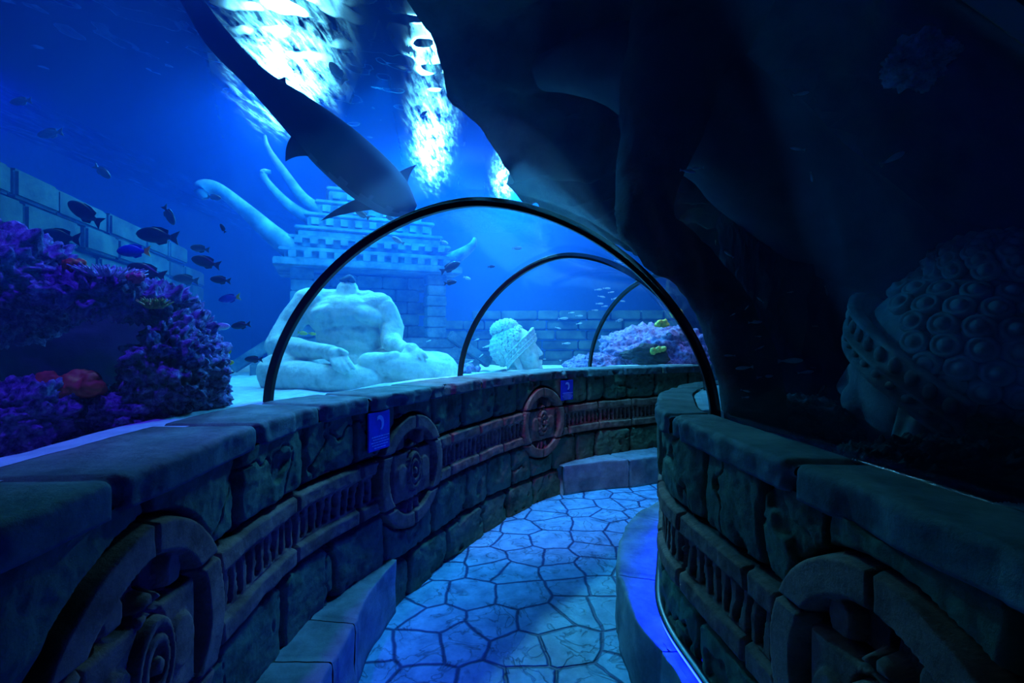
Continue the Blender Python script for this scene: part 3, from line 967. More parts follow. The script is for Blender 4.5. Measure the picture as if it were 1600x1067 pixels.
# ------------------------------------------------------------------ dark rock over the right side
EDGE = [(-.70, -1.1, 3.75), (-.62, .8, 3.62), (-.56, 2.0, 3.52), (-.53, 2.6, 3.42), (-.46, 2.9, 3.29), (-.36, 3.15, 3.16), (-.27, 3.3, 3.08), (-.16, 3.45, 3.0),
        (-.07, 3.55, 2.88), (.02, 3.7, 2.80), (-.02, 3.85, 2.86), (.16, 3.95, 2.72), (.24, 4.05, 2.75), (.30, 4.2, 2.62), (.45, 4.3, 2.66), (.72, 4.5, 2.62), (1.05, 4.9, 2.58),
        (1.45, 5.3, 2.52), (2.1, 5.7, 2.50), (3.2, 6.2, 2.5), (4.6, 6.6, 2.5)]


def overhang():
    E = np.array(EDGE)
    d = np.r_[0, np.cumsum(np.linalg.norm(E[1:] - E[:-1], axis=1))]
    n = 260
    t = np.linspace(0, d[-1], n)
    e = np.stack([np.interp(t, d, E[:, k]) for k in range(3)], 1)
    e[:, 0] += .035 * fbm(np.stack([t * 3, t * 0, t * 0], 1), 4, 77); e[:, 2] += .03 * fbm(np.stack([t * 3.3, t * 0 + 4, t * 0], 1), 4, 78)
    rows = []
    m = 110
    for k in range(n):
        x, y, z = e[k]
        # under-side runs to the right and comes down to the bed, top side runs back above
        u = np.linspace(0, 1, 70)
        xe = max(3.6, x + 2.2)
        xs = x + (xe - x) * u
        zs = z + 0.10 * np.sin(u * PI) * 1.0 - (z - 1.0) * u ** 4.5 + 0.35 * np.sin(np.clip((u - .15) / .6, 0, 1) * PI) * (0.6 if y < 3.2 else 0.2)
        ys = np.full(70, y)
        v = np.linspace(0, 1, 40)
        xt = xe + .5 - (xe + .5 - x) * v
        zt = np.where(v < 0.25, 1.0 + (4.45 - 1.0) * np.clip(v / .25, 0, 1), 4.45 - (4.45 - z) * ((v - .25) / .75) ** 7)
        rows.append(np.column_stack([np.r_[xs, xt], np.full(m, y), np.r_[zs, zt]]))
    V = np.vstack(rows)
    amp = np.tile(np.r_[0.02 + 0.10 * np.clip(np.linspace(0, 1, 70) * 6, 0, 1), 0.08 * (1 - np.linspace(0, 1, 40) ** 6)], n)
    V[:, 2] += amp * (fbm(V * 1.7, 5, 3) + 0.5 * np.abs(fbm(V * 4.2, 4, 8)))
    V[:, 0] += 0.6 * amp * fbm(V * 2.1 + 9, 4, 5)
    Fc = grid_faces(n, m, True)
    faces = [tuple(f) for f in Fc] + [tuple(range(m))[::-1], tuple(range((n - 1) * m, n * m))]
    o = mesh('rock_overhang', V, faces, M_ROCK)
    tag(o, 'huge dark cave rock arching over the right half of the tunnel', 'rock')
    return o


overhang()

# smooth dark band of rock sweeping down in front of it
pts = [at(820, 120, 2.75), at(930, 105, 2.5), at(1040, 150, 2.35), at(1150, 235, 2.3), at(1260, 335, 2.35), at(1400, 420, 2.6), at(1600, 470, 3.0)]
pts = [Vector((p.x, p.y, p.z)) for p in pts]
rs = [0.10, 0.20, 0.27, 0.30, 0.30, 0.28, 0.25]


def tube_loft(pts, radii, nseg=20, nsub=10, flat=1.0):
    P_ = np.array([tuple(p) for p in pts]); R = np.array(radii, float)
    if R.ndim == 1: R = np.stack([R, R * flat], 1)
    k = np.arange(len(P_)); kk = np.linspace(0, len(P_) - 1, (len(P_) - 1) * nsub + 1)

    def cr(A):
        out = []
        for x in kk:
            i = min(int(x), len(A) - 2); t = x - i
            p0, p1, p2, p3 = A[max(i - 1, 0)], A[i], A[i + 1], A[min(i + 2, len(A) - 1)]
            out.append(0.5 * (2 * p1 + (p2 - p0) * t + (2 * p0 - 5 * p1 + 4 * p2 - p3) * t * t + (3 * p1 - p0 - 3 * p2 + p3) * t ** 3))
        return np.array(out)
    C = cr(P_); RR = np.maximum(cr(R), 0.002)
    T = np.gradient(C, axis=0); T /= np.linalg.norm(T, axis=1, keepdims=True)
    V = []
    for c, t, r in zip(C, T, RR):
        up = np.array([0, 0, 1.0])
        x = np.cross(t, up); x /= max(np.linalg.norm(x), 1e-6); y = np.cross(x, t)
        for a in np.linspace(0, 2 * PI, nseg, endpoint=False):
            V.append(c + x * r[0] * math.cos(a) + y * r[1] * math.sin(a))
    n = len(C)
    faces = [tuple(f) for f in grid_faces(n, nseg, True)] + [tuple(range(nseg))[::-1], tuple(range((n - 1) * nseg, n * nseg))]
    return np.array(V), faces


V, fc = tube_loft([p + Vector((0.12, .25, .16)) for p in pts], rs, 40, 16)
V += 0.02 * fbm(V * 3, 3, 6)[:, None] * np.array([1, 1, 1])
band = mesh('rock_arch', V, fc, M_SMOOTH_ROCK)
tag(band, 'smooth dark rock arch sweeping down over the big shadowed head', 'rock')


def rock(label, c, r, mat, seed, cat='rock', name='reef_rock', sub=6, amp=0.22, fine=0.05, fs=14.0, rot=None, crev=0.0):
    bm = bmesh.new()
    bmesh.ops.create_icosphere(bm, subdivisions=sub, radius=1)
    me = bpy.data.meshes.new(name); bm.to_mesh(me); bm.free()
    n = len(me.vertices); co = np.empty(n * 3, np.float32); me.vertices.foreach_get('co', co); p = co.reshape(-1, 3).astype(float)
    s = 1 + amp * fbm(p * 1.4 + seed, 4, seed) - crev * (1 - sstep(0, .12, np.abs(fbm(p * 1.8 + seed * 2, 3, seed + 9))))
    q = p * s[:, None] * np.array(r)
    rad = float(np.mean(r))
    nn = p / np.array(r); nn /= np.linalg.norm(nn, axis=1, keepdims=True)
    q += nn * (fine * rad * (np.abs(fbm(q * fs, 3, seed + 3)) * 1.3 - 0.3 + 0.5 * vnoise(q * fs * 2.6, seed + 5) + 0.25 * vnoise(q * fs * 5.5, seed + 6)))[:, None]
    if rot is not None:
        q = q @ np.array(Euler(rot).to_matrix()).T
    me.vertices.foreach_set('co', q.astype(np.float32).ravel()); me.update()
    o = link(name, me, mat, None)
    o.location = c
    if label: tag(o, label, cat)
    return o


def cave_wall():
    q = RP.offset(-0.46)
    S = np.linspace(q.near(1.25, 2.75), q.length - .1, 150); n = len(S)
    p = q.pos(S); nr = q.nrm(S)
    prof = [(.12, .95), (.16, 1.3), (.14, 1.7), (.08, 2.1), (.02, 2.5), (-.05, 2.9), (-.3, 3.1), (-.5, 2.9), (-.5, 2.2), (-.5, 1.5), (-.5, .95)]
    pr = np.array(prof); t = np.linspace(0, len(pr) - 1, 70)
    pr = np.stack([np.interp(t, np.arange(len(pr)), pr[:, k]) for k in (0, 1)], 1); m = len(pr)
    V = np.array([(p[i, 0] + nr[i, 0] * o_, p[i, 1] + nr[i, 1] * o_, z) for i in range(n) for o_, z in np.column_stack([-.2 + (pr[:, 0] + .2) * (0.04 + .96 * sstep(0, 34, i)), pr[:, 1]])])
    a = 0.10 * fbm(V * 1.9, 5, 21) + .06 * np.abs(fbm(V * 5, 3, 22))
    nn = np.repeat(nr, m, 0); sg = np.tile(np.where(pr[:, 0] > -.25, -1, 1), n)
    V[:, :2] += nn * (np.abs(a) * sg)[:, None]
    f = [tuple(x) for x in grid_faces(n, m, True)] + [tuple(range(m))[::-1], tuple(range((n - 1) * m, n * m))]
    tag(mesh('cave_rock_face', V, f, M_ROCK), 'rough dark rock face closing the shadowed cave behind the small fish', 'rock')


cave_wall()

def buttress():
    """rock rising beside the tunnel wall and joining the overhang"""
    u = .14
    a = LB.pos(np.array([FS[2][0] + (FS[3][0] - FS[2][0]) * u]))[0]
    b = RB.pos(np.array([FS[2][1] + (FS[3][1] - FS[2][1]) * u]))[0]
    pts = [Vector((b[0] + .21, b[1] + .02, .95))]
    for th in (1.0, .93, .86, .79, .73): pts.append(Vector(arch_pt(a, b, th * PI, .215)))
    q = pts[-1]
    pts += [q + Vector((.02, .05, .28)), q + Vector((.16, .12, .75)), q + Vector((.35, .2, 1.3))]
    V, f = tube_loft(pts, [.15, .135, .125, .12, .12, .125, .16, .26, .36], 28, 12)
    V += (0.035 * fbm(V * 5, 4, 31))[:, None] * np.array([.6, .6, 1])
    tag(mesh('rock_buttress', V, f, M_ROCK), 'dark rock buttress rising close behind the right leg of the large arch', 'rock')


buttress()

# rocks under the shadow on the right
for k, (px, py, y, r) in enumerate([(1190, 560, 4.3, (.45, .45, .5)), (1290, 600, 4.0, (.4, .4, .4)), (1176, 490, 2.75, (.17, .17, .95))]):
    rock(['dark rock lump at the back of the shadowed cave', 'low dark rock beside the big shadowed head', 'tall dark rock just right of the large arch'][k],
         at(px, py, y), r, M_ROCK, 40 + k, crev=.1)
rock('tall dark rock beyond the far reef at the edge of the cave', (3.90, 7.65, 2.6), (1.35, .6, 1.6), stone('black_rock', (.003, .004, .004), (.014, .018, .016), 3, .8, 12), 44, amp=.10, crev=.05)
rock('pale grainy mound of rubble behind the right coping', at(1215, 664, 2.42), (.42, .32, .14), stone('dim_rubble', (.05, .07, .08), (.20, .24, .26), 18, 1.0, 50), 47, 'mound', 'rubble_mound', fine=.07, fs=30)
rock('long low strip of rubble below the big shadowed head', at(1470, 732, 1.55), (.42, .16, .075), M_ROCK, 48, 'mound', 'rubble_mound', fine=.10, fs=40)
rock('spongy pale coral clump hanging in the dark upper right', at(1425, 95, 1.62), (.085, .08, .075), stone('spongy_coral', (.12, .17, .22), (.62, .72, .85), 26, 1.0, 60), 49, 'coral', 'coral_clump', amp=.3, fine=.20, fs=30)

# ------------------------------------------------------------------ reef on the left
rock('large purple crusted boulder at the far left, highest of the left reef', at(-12, 442, 1.95), (.275, .34, .24), M_CORAL, 61, fine=.13, amp=.2, fs=20)
rock('long purple crusted ledge roofing the dark hollow', at(178, 462, 2.15), (.29, .30, .085), M_CORAL, 62, fine=.20, rot=(0, .18, -.2), amp=.2, fs=20)
rock('purple crusted pillar rock at the right end of the left reef', at(284, 580, 2.22), (.155, .26, .30), M_CORAL, 63, fine=.15, amp=.26, crev=.10, fs=20)
rock('purple crusted boulder low at the far left behind the coping', at(10, 660, 1.80), (.23, .17, .15), M_CORAL, 64, fine=.15, amp=.25, fs=20)
rock('low purple crusted rock in front of the dark hollow', at(175, 652, 2.02), (.22, .15, .11), M_CORAL, 65, fine=.17, amp=.25, fs=20)
rock('dark bare rock face at the back of the left hollow', at(130, 560, 2.62), (.50, .20, .33), M_CAVE_FACE, 66, sub=5, amp=.12, fine=.02, fs=4)


def tentacles(name, label, cat, c, n, spread, length, r, mat, seed, tipmat=None):
    r_ = random.Random(seed); bm = bmesh.new()
    for k in range(n):
        a = r_.uniform(0, 2 * PI); q = math.sqrt(r_.random())
        b = Vector((math.cos(a) * q * spread[0], math.sin(a) * q * spread[1], 0))
        d = Vector((b.x * .8 + r_.uniform(-.02, .02), b.y * .8 + r_.uniform(-.02, .02), length * r_.uniform(.7, 1.1)))
        add_cap(bm, b, b + d * .55, r * 1.1, r, 8)
        add_cap(bm, b + d * .55, b + d + Vector((r_.uniform(-.01, .01), 0, 0)), r, r * .5, 8)
    o = bm_obj(name, bm, mat, None); o.location = c
    tag(o, label, cat); return o


tentacles('sea_anemone', 'white sea anemone with waving tentacles on top of the purple ledge', 'anemone', at(172, 432, 1.98), 150, (.075, .06), .035, .004, M_WHITE_TENT, 1)
tentacles('green_anemone', 'yellow green tufted anemone between the ledge and the pillar rock', 'anemone', at(243, 480, 1.98), 60, (.03, .03), .035, .004, M_GREEN, 2)


def lumps(name, label, c, n, spread, r, mat, seed, cat='coral'):
    r_ = random.Random(seed); bm = bmesh.new()
    for k in range(n):
        a = r_.uniform(0, 2 * PI); q = math.sqrt(r_.random())
        add_ell(bm, (math.cos(a) * q * spread[0], math.sin(a) * q * spread[1], r_.uniform(0, spread[2])), r * r_.uniform(.7, 1.25), seg=12)
    o = fuse(name, bm, r * .22, mat, None, 2, (r * .25, 1.1 / r, seed)); o.location = c
    tag(o, label, cat); return o


lumps('soft_coral', 'orange soft coral tuft on the left end of the purple ledge', at(122, 421, 1.96), 10, (.035, .03, .03), .018, M_ORANGE, 3)
lumps('soft_coral', 'pink soft coral beside the white anemone', at(208, 436, 1.98), 9, (.04, .03, .015), .016, M_PINK, 4)
lumps('soft_coral', 'large orange soft coral clump in the mouth of the dark hollow', at(112, 612, 1.86), 20, (.105, .05, .05), .034, M_ORANGE, 5)

# reef seen through the far panels
rock('large purple reef rock behind the far coping, right of the white head', at(1035, 560, 7.6), (.95, .7, .52), M_CORAL_PALE, 71, amp=.25, fine=.07, fs=7, crev=.08)
rock('smaller purple reef rock at the foot of the far reef', at(935, 575, 7.3), (.50, .4, .20), M_CORAL_PALE, 72, amp=.25, fine=.08, fs=8)
rock('dark hollow rock in the middle of the far reef', at(1010, 555, 6.95), (.30, .2, .16), M_ROCK, 73, amp=.25, fine=.05, fs=7)
lumps('soft_coral', 'bright yellow coral on the crest of the far reef, the lower of two', at(1036, 507, 7.0), 8, (.09, .05, .05), .05, M_YELLOW, 7)
lumps('soft_coral', 'bright yellow coral highest on the far reef beside the arch', at(1057, 492, 7.0), 8, (.08, .05, .06), .05, M_YELLOW, 8)
lumps('soft_coral', 'dull yellow coral low on the dark side of the far reef', at(1030, 549, 6.75), 8, (.12, .05, .05), .04, M_GREEN, 9)
lumps('soft_coral', 'faint violet mound of coral left of the white head', at(725, 579, 7.6), 14, (.22, .1, .05), .08, M_CORAL_PALE, 10)

# ------------------------------------------------------------------ headless seated statue
def seated_statue():
    Yb = 5.75
    root = empty('seated_statue', (-1.80, Yb, 1.08))
    tag(root, 'pale headless seated stone statue with one hand hanging over its shin', 'statue')
    K = 135.7 * 5.6

    def q(px, py, y):
        return at(px, py, y)
    bm = bmesh.new()
    # trunk
    add_ell(bm, q(547, 565, 5.85), (.50, .34, .26)); add_ell(bm, q(550, 545, 5.82), (.40, .28, .26)); add_ell(bm, q(547, 522, 5.80), (.41, .27, .26))
    add_ell(bm, q(541, 494, 5.78), (.48, .27, .27)); add_ell(bm, q(513, 487, 5.655), (.215, .15, .115), Euler((0, -.15, 0))); add_ell(bm, q(571, 491, 5.655), (.205, .15, .11), Euler((0, .2, 0)))
    add_ell(bm, q(548, 540, 5.70), (.24, .17, .16))
    add_ell(bm, q(490, 469, 5.80), (.23, .18, .13), Euler((0, .25, 0))); add_ell(bm, q(587, 475, 5.78), (.21, .17, .13), Euler((0, -.1, 0)))
    add_cap(bm, q(541, 478, 5.80), q(543, 453, 5.82), .155, .125); add_cap(bm, q(505, 466, 5.84), q(575, 470, 5.84), .12, .12)
    bk = bmesh.new(); add_ell(bk, q(544, 438, 5.81), (.095, .09, .04)); add_ell(bk, q(548, 437, 5.79), (.05, .05, .05))  # dark cap on the neck stump; the shade there is put into its colour
    fuse('neck_shade_cap', bk, .014, M_CAVE_FACE, root, 1, (.02, 14, 4), True)
    # left-hand arm in the picture: shoulder, elbow, wrist over the shin
    A = [q(478, 476, 5.78), q(452, 508, 5.72), q(432, 540, 5.55)]
    add_chain(bm, A, [.165, .15, .13]); add_chain(bm, [A[2], q(470, 545, 5.35), q(508, 548, 5.17)], [.13, .115, .078])
    # other arm: shoulder, elbow, wrist on the knee
    B = [q(602, 486, 5.76), q(613, 508, 5.74), q(612, 533, 5.60)]
    add_chain(bm, B, [.155, .135, .12]); add_chain(bm, [B[2], q(622, 540, 5.42), q(634, 546, 5.30)], [.12, .10, .078])
    # crossed legs
    add_chain(bm, [q(520, 580, 5.75), q(470, 578, 5.45), q(432, 580, 5.28)], [.26, .24, .20])
    add_chain(bm, [q(590, 578, 5.75), q(650, 576, 5.50), q(690, 578, 5.32)], [.26, .23, .19])
    add_chain(bm, [q(436, 590, 5.26), q(510, 592, 5.05), q(580, 590, 5.08)], [.20, .16, .13])
    add_chain(bm, [q(690, 584, 5.28), q(630, 572, 5.12), q(575, 565, 5.10)], [.19, .145, .10])
    add_chain(bm, [q(575, 566, 5.10), q(600, 561, 5.06), q(618, 556, 5.06)], [.085, .075, .06])       # upturned foot
    add_ell(bm, q(560, 598, 5.35), (1.0, .32, .13))
    # hands: palm and five fingers, grown on the wrists

    def hand(nm, wrist, palm, fingers, thumb):
        add_chain(bm, [wrist, palm], [.078, .085])
        add_ell(bm, palm, (.088, .06, .082))
        for f in fingers: add_chain(bm, f, [.026, .023, .019], 12)
        add_chain(bm, thumb, [.030, .026, .020], 12)
    hand('hand', q(508, 548, 5.17), q(526, 554, 5.03),
         [(q(519, 560, 4.97), q(523, 570, 4.92), q(530, 579, 4.90)), (q(526, 562, 4.96), q(531, 573, 4.90), q(538, 583, 4.89)),
          (q(533, 561, 4.96), q(539, 572, 4.90), q(546, 581, 4.89)), (q(539, 558, 4.97), q(546, 567, 4.92), q(553, 575, 4.90))],
         (q(520, 548, 5.03), q(533, 546, 4.98), q(542, 551, 4.96)))
    hand('hand', q(634, 546, 5.30), q(644, 547, 5.20),
         [(q(638, 553, 5.14), q(640, 560, 5.08), q(642, 567, 5.07)), (q(645, 552, 5.13), q(649, 560, 5.07), q(652, 566, 5.06)),
          (q(651, 550, 5.13), q(656, 557, 5.07), q(661, 563, 5.07)), (q(656, 547, 5.14), q(662, 552, 5.08), q(668, 558, 5.07))],
         (q(637, 544, 5.20), q(631, 551, 5.12), q(626, 557, 5.08)))
    fuse('body', bm, .0125, M_STATUE, root, 4, (.012, 5.0, 3), True)
    return root


seated_statue()

# ------------------------------------------------------------------ stone heads
def curl_mesh(bm, c, n, r, prof, seg):
    x, y, z = basis(n)
    rings = []
    for (pr, ph) in prof:
        rings.append([bm.verts.new(c + (x * math.cos(a) + y * math.sin(a)) * pr * r + z * ph * r) for a in [2 * PI * k / seg for k in range(seg)]])
    for i in range(len(rings) - 1):
        for k in range(seg):
            bm.faces.new((rings[i][k], rings[i][(k + 1) % seg], rings[i + 1][(k + 1) % seg], rings[i + 1][k]))
    tip = bm.verts.new(c + z * (prof[-1][1] + .12) * r)
    for k in range(seg): bm.faces.new((rings[-1][k], rings[-1][(k + 1) % seg], tip))


def stone_head(label, loc, rot, scale, mat, seg=12, curl=.052):
    """a crowned head looking along +X, one unit from chin to scalp"""
    root = empty('stone_head_sculpture', loc, rot, scale); tag(root, label, 'statue')
    bm = bmesh.new()
    add_ell(bm, (-.06, 0, .60), (.42, .36, .38), seg=28); add_ell(bm, (.10, 0, .46), (.285, .285, .40), seg=28)
    add_ell(bm, (.13, 0, .20), (.22, .22, .19)); add_cap(bm, (-.08, 0, .10), (-.10, 0, -.22), .24, .26, 24)
    add_ell(bm, (.315, 0, .07), (.075, .085, .07))
    add_chain(bm, [(.355, 0, .52), (.395, 0, .42), (.430, 0, .325)], [.030, .036, .042])
    for s in (-1, 1):
        add_ell(bm, (.40, s * .040, .305), (.04, .032, .026))
        add_chain(bm, [(.362, s * .03, .535), (.345, s * .12, .565), (.265, s * .21, .52)], [.024, .028, .02])
        add_ell(bm, (.315, s * .115, .455), (.055, .072, .034)); add_chain(bm, [(.345, s * .06, .435), (.345, s * .12, .425), (.30, s * .18, .44)], [.014, .017, .012])
        add_ell(bm, (.27, s * .15, .30), (.09, .09, .10))
    add_ell(bm, (.365, 0, .205), (.062, .105, .030)); add_ell(bm, (.352, 0, .160), (.058, .082, .032))
    add_ell(bm, (-.13, 0, .97), (.25, .23, .16), seg=24)
    fuse('face', bm, .016, mat, root, 4, (.004, 9.0, 2))
    for s in (-1, 1):
        bm = bmesh.new()
        add_chain(bm, [(.02, s * .305, .52), (-.05, s * .335, .55), (-.095, s * .335, .47), (-.07, s * .325, .34), (-.03, s * .31, .20), (.0, s * .30, .10), (.03, s * .29, .17), (.02, s * .30, .34)],
                  [.030, .034, .034, .030, .034, .034, .026, .022], 10)
        add_ell(bm, (-.02, s * .305, .36), (.05, .02, .15))
        fuse('ear', bm, .012, mat, root, 2)
    # curls: rows of little snail shells over the scalp and the topknot
    prof = [(1.0, -.2), (1.0, .30), (.86, .52), (.66, .50), (.58, .40), (.46, .62), (.22, .78)]
    bm = bmesh.new()

    def front(p): return p.x * .80 + .36 - (p.z - .20) * .50   # > 0 in front of the band

    for c0, r0, rows, zmin in ((Vector((-.06, 0, .60)), Vector((.425, .365, .385)), 14, -.75), (Vector((-.13, 0, .97)), Vector((.255, .235, .165)), 7, -.1)):
        for i in range(rows):
            th = -PI / 2 + PI * (i + .5) / rows if c0.z < .9 else PI / 2 * (i / rows)
            sz = math.sin(th)
            if sz < zmin: continue
            cr = math.cos(th)
            n = max(1, int(2 * PI * cr * (r0.x + r0.y) / 2 / (curl * 1.80)))
            for k in range(n):
                a = 2 * PI * (k + .5 * (i % 2)) / n
                nrm = Vector((math.cos(a) * cr / r0.x, math.sin(a) * cr / r0.y, sz / r0.z)).normalized()
                p = c0 + Vector((math.cos(a) * cr * r0.x, math.sin(a) * cr * r0.y, sz * r0.z))
                if c0.z < .9 and (p.x > .17 - (.86 - p.z) * .42 or (p.z > .93 and math.hypot(p.x + .12, p.y) < .22)): continue
                curl_mesh(bm, p, nrm, curl * (1 if c0.z < .9 else .85), prof, seg)
    bmesh.ops.recalc_face_normals(bm, faces=bm.faces[:])
    bm_obj('hair_curls', bm, mat, root)
    # the crown band: from high on the brow down behind the ears
    V = []; n = 90
    pts_ = []
    for t in np.linspace(-1, 1, n):
        a = t * 2.05
        x = -.02 + .40 * math.cos(a); y = .37 * math.sin(a)
        z = .72 - .50 * (abs(t) ** 1.4) * .85
        pts_.append((x, y, z, a))
    sec = [(.0, -.085), (.045, -.085), (.05, -.06), (.03, -.05), (.03, -.012), (.055, -.005), (.055, .012), (.03, .02), (.034, .10), (.055, .11), (.055, .135), (.0, .135)]
    for x, y, z, a in pts_:
        ca, sa = math.cos(a), math.sin(a)
        lean = -.12
        for (o_, h) in sec: V.append((x + ca * (o_ + lean * h * .5), y + sa * (o_ + lean * h * .3), z + h))
    m = len(sec)
    faces = [tuple(f) for f in grid_faces(n, m, True)] + [tuple(range(m)), tuple(range((n - 1) * m, n * m))]
    me = bpy.data.meshes.new('crown_band'); me.from_pydata([tuple(map(float, v)) for v in V], [], [tuple(map(int, f)) for f in faces])
    b2 = bmesh.new(); b2.from_mesh(me); bmesh.ops.recalc_face_normals(b2, faces=b2.faces[:])
    for k in range(24):
        a = (-1 + 2 * (k + .5) / 24) * 2.0; t = a / 2.05
        x = -.02 + .40 * math.cos(a); y = .37 * math.sin(a); z = .72 - .50 * (abs(t) ** 1.4) * .85
        ca, sa = math.cos(a), math.sin(a)
        qz = Euler((0, 0, a))
        add_ell(b2, (x + ca * .03, y + sa * .03, z + .062), (.022, .026, .038), qz, 10)
        add_ell(b2, (x + ca * .034, y + sa * .034, z - .032), (.018, .024, .020), qz, 8)
    b2.to_mesh(me); b2.free()
    link('crown_band', me, mat, root)
    return root


stone_head('white stone head with curled hair and crown, in profile behind the far coping', (.20, 8.0, 1.03), (0, -.27, -.14), .86, M_STATUE, 12, .058)
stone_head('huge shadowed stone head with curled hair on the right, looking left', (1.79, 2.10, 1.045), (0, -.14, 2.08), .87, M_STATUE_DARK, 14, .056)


# ------------------------------------------------------------------ temple behind the statue
def bev_boxes(name, boxes, mat, parent, off=.02, jit=0.0, seed=1, world=True, rough=0.0):
    r_ = random.Random(seed); bm = bmesh.new()
    for c, s in boxes:
        c = (c[0], c[1] + (r_.uniform(-jit, jit)), c[2])
        add_box(bm, c, s, Euler((0, r_.uniform(-jit, jit) * .3, r_.uniform(-jit, jit) * .3)) if jit else None)
    bmesh.ops.bevel(bm, geom=bm.edges[:], offset=off, segments=2, affect='EDGES', clamp_overlap=True)
    return bm_obj(name, bm, mat, parent, False, False)


def temple():
    root = empty('stone_temple', (-2.35, 8.0, 1.05), (0, 0, .38))
    tag(root, 'blue stone temple with stacked eaves and curled roof ends behind the seated statue', 'temple')
    # coordinates here are local: x along the front, y away from the viewer
    bev_boxes('base', [((0, 0, .10), (3.3, 1.6, .30)), ((0, .05, .34), (2.9, 1.4, .20)), ((0, .1, .52), (2.6, 1.3, .18))], M_TEMPLE, root)
    for sx in (-1, 1):                      # block-built corner pillars
        bev_boxes('pillar', [((sx * 1.0, -.42, .61 + .17 * k + .085), (.30 + .02 * (k % 2), .32, .165)) for k in range(6)], M_TEMPLE, root, .015)
        bm = bmesh.new(); v = add_box(bm, (sx * 1.55, -.55, .42), (.85, .16, .16), Euler((0, sx * .62, 0)))
        bmesh.ops.bevel(bm, geom=bm.edges[:], offset=.02, segments=2, affect='EDGES')
        bm_obj('stair_rail', bm, M_TEMPLE, root, False)
    bev_boxes('wall', [((x, .1, .61 + .2 * k + .1), (.39, .5, .19)) for k in range(5) for x in np.arange(-.8 + (k % 2) * .2, .9, .4)], M_TEMPLE, root, .015, .02, 4)
    z = 1.63
    tiers = [(2.75, .12), (2.45, .09), (2.60, .07), (2.30, .12), (2.42, .06), (2.1, .10), (2.2, .06), (1.85, .16), (1.95, .06), (1.55, .16), (1.65, .06), (1.25, .18), (1.32, .06), (.95, .18), (1.02, .05), (.70, .22), (.42, .16)]
    bx_ = []
    for k, (w, h) in enumerate(tiers):
        bx_.append(((0, 0, z + h / 2), (w, w * .55, h * .98))); z += h
    bev_boxes('eaves', bx_, M_TEMPLE, root, .016)
    for k, (w, zz) in enumerate([(2.45, 1.80), (2.30, 2.02), (1.85, 2.33), (1.55, 2.55), (1.25, 2.78), (.95, 3.0)]):
        # a toothed course: one bar with square teeth standing out of its front
        n = int(w / .2); bw = w / n; y = -w * .275
        prof = []
        for i in range(n):
            x0 = -w / 2 + i * bw
            prof += [(x0, y), (x0 + bw * .25, y), (x0 + bw * .25, y - .07), (x0 + bw * .75, y - .07), (x0 + bw * .75, y)]
        prof += [(w / 2, y), (w / 2, y + .1), (-w / 2, y + .1)]
        m = len(prof)
        Vc = [(px_, py_, zz - .05) for px_, py_ in prof] + [(px_, py_, zz + .05) for px_, py_ in prof]
        fc_ = [(i, (i + 1) % m, m + (i + 1) % m, m + i) for i in range(m)] + [tuple(range(m))[::-1], tuple(range(m, 2 * m))]
        mesh('toothed_course', Vc, fc_, M_TEMPLE, root, False)
    # curled roof ends

    def horn(p, s):
        V, f = tube_loft(p, s, 14, 8)
        mesh('curled_finial', V, f, M_TEMPLE, root)
    horn([(-1.0, -.5, 1.80), (-1.35, -.6, 2.05), (-1.75, -.65, 2.40), (-2.05, -.7, 2.62), (-2.22, -.7, 2.60), (-2.18, -.7, 2.47)], [.17, .14, .10, .085, .11, .05])
    horn([(-.75, -.3, 2.55), (-1.0, -.35, 2.72), (-1.25, -.4, 3.05), (-1.45, -.4, 3.35), (-1.50, -.4, 3.55)], [.10, .08, .06, .04, .02])
    horn([(-.75, -.3, 2.35), (-1.15, -.35, 2.55), (-1.45, -.4, 2.85), (-1.52, -.4, 3.0), (-1.42, -.4, 3.02)], [.10, .08, .05, .05, .03])
    horn([(1.0, -.5, 1.80), (1.3, -.6, 1.92), (1.55, -.65, 2.1), (1.62, -.65, 2.25)], [.14, .11, .07, .03])
    return root


temple()


def ruin(label, a, b, z0, tops, bl, bh, th, seed, name='ruined_wall'):
    """a wall of big blocks from a to b (plan), its top following the list of heights"""
    a, b = Vector((*a, 0)), Vector((*b, 0))
    d = b - a; L = d.length; ang = math.atan2(d.y, d.x)
    root = empty(name, (a.x, a.y, z0), (0, 0, ang)); tag(root, label, 'wall')
    r_ = random.Random(seed); boxes = []
    nrow = int((max(tops) - z0) / bh) + 1
    for k in range(nrow):
        x = -bl * r_.uniform(0, .7)
        while x < L:
            w = bl * r_.uniform(.7, 1.3)
            t = np.interp(x + w / 2, np.linspace(0, L, len(tops)), tops)
            if z0 + (k + .6) * bh < t:
                boxes.append(((x + w / 2, r_.uniform(-.03, .03), (k + .5) * bh), (w - .02, th, bh - .018)))
            x += w
    o = bev_boxes('blocks', boxes, M_RUIN, root, .022, .012, seed)
    return root


ruin('ruined blue wall of big blocks on the far left, stepping down behind the purple reef', (-3.75, 3.0), (-4.9, 7.2), 1.0, [3.15, 3.0, 2.95, 2.8], .62, .24, .4, 5)
ruin('low blue block wall in the distance behind the white stone head', (-1.3, 10.6), (4.6, 10.2), 1.0, [2.15, 2.35, 2.3, 2.4, 2.2, 2.3], .6, .21, .45, 8)

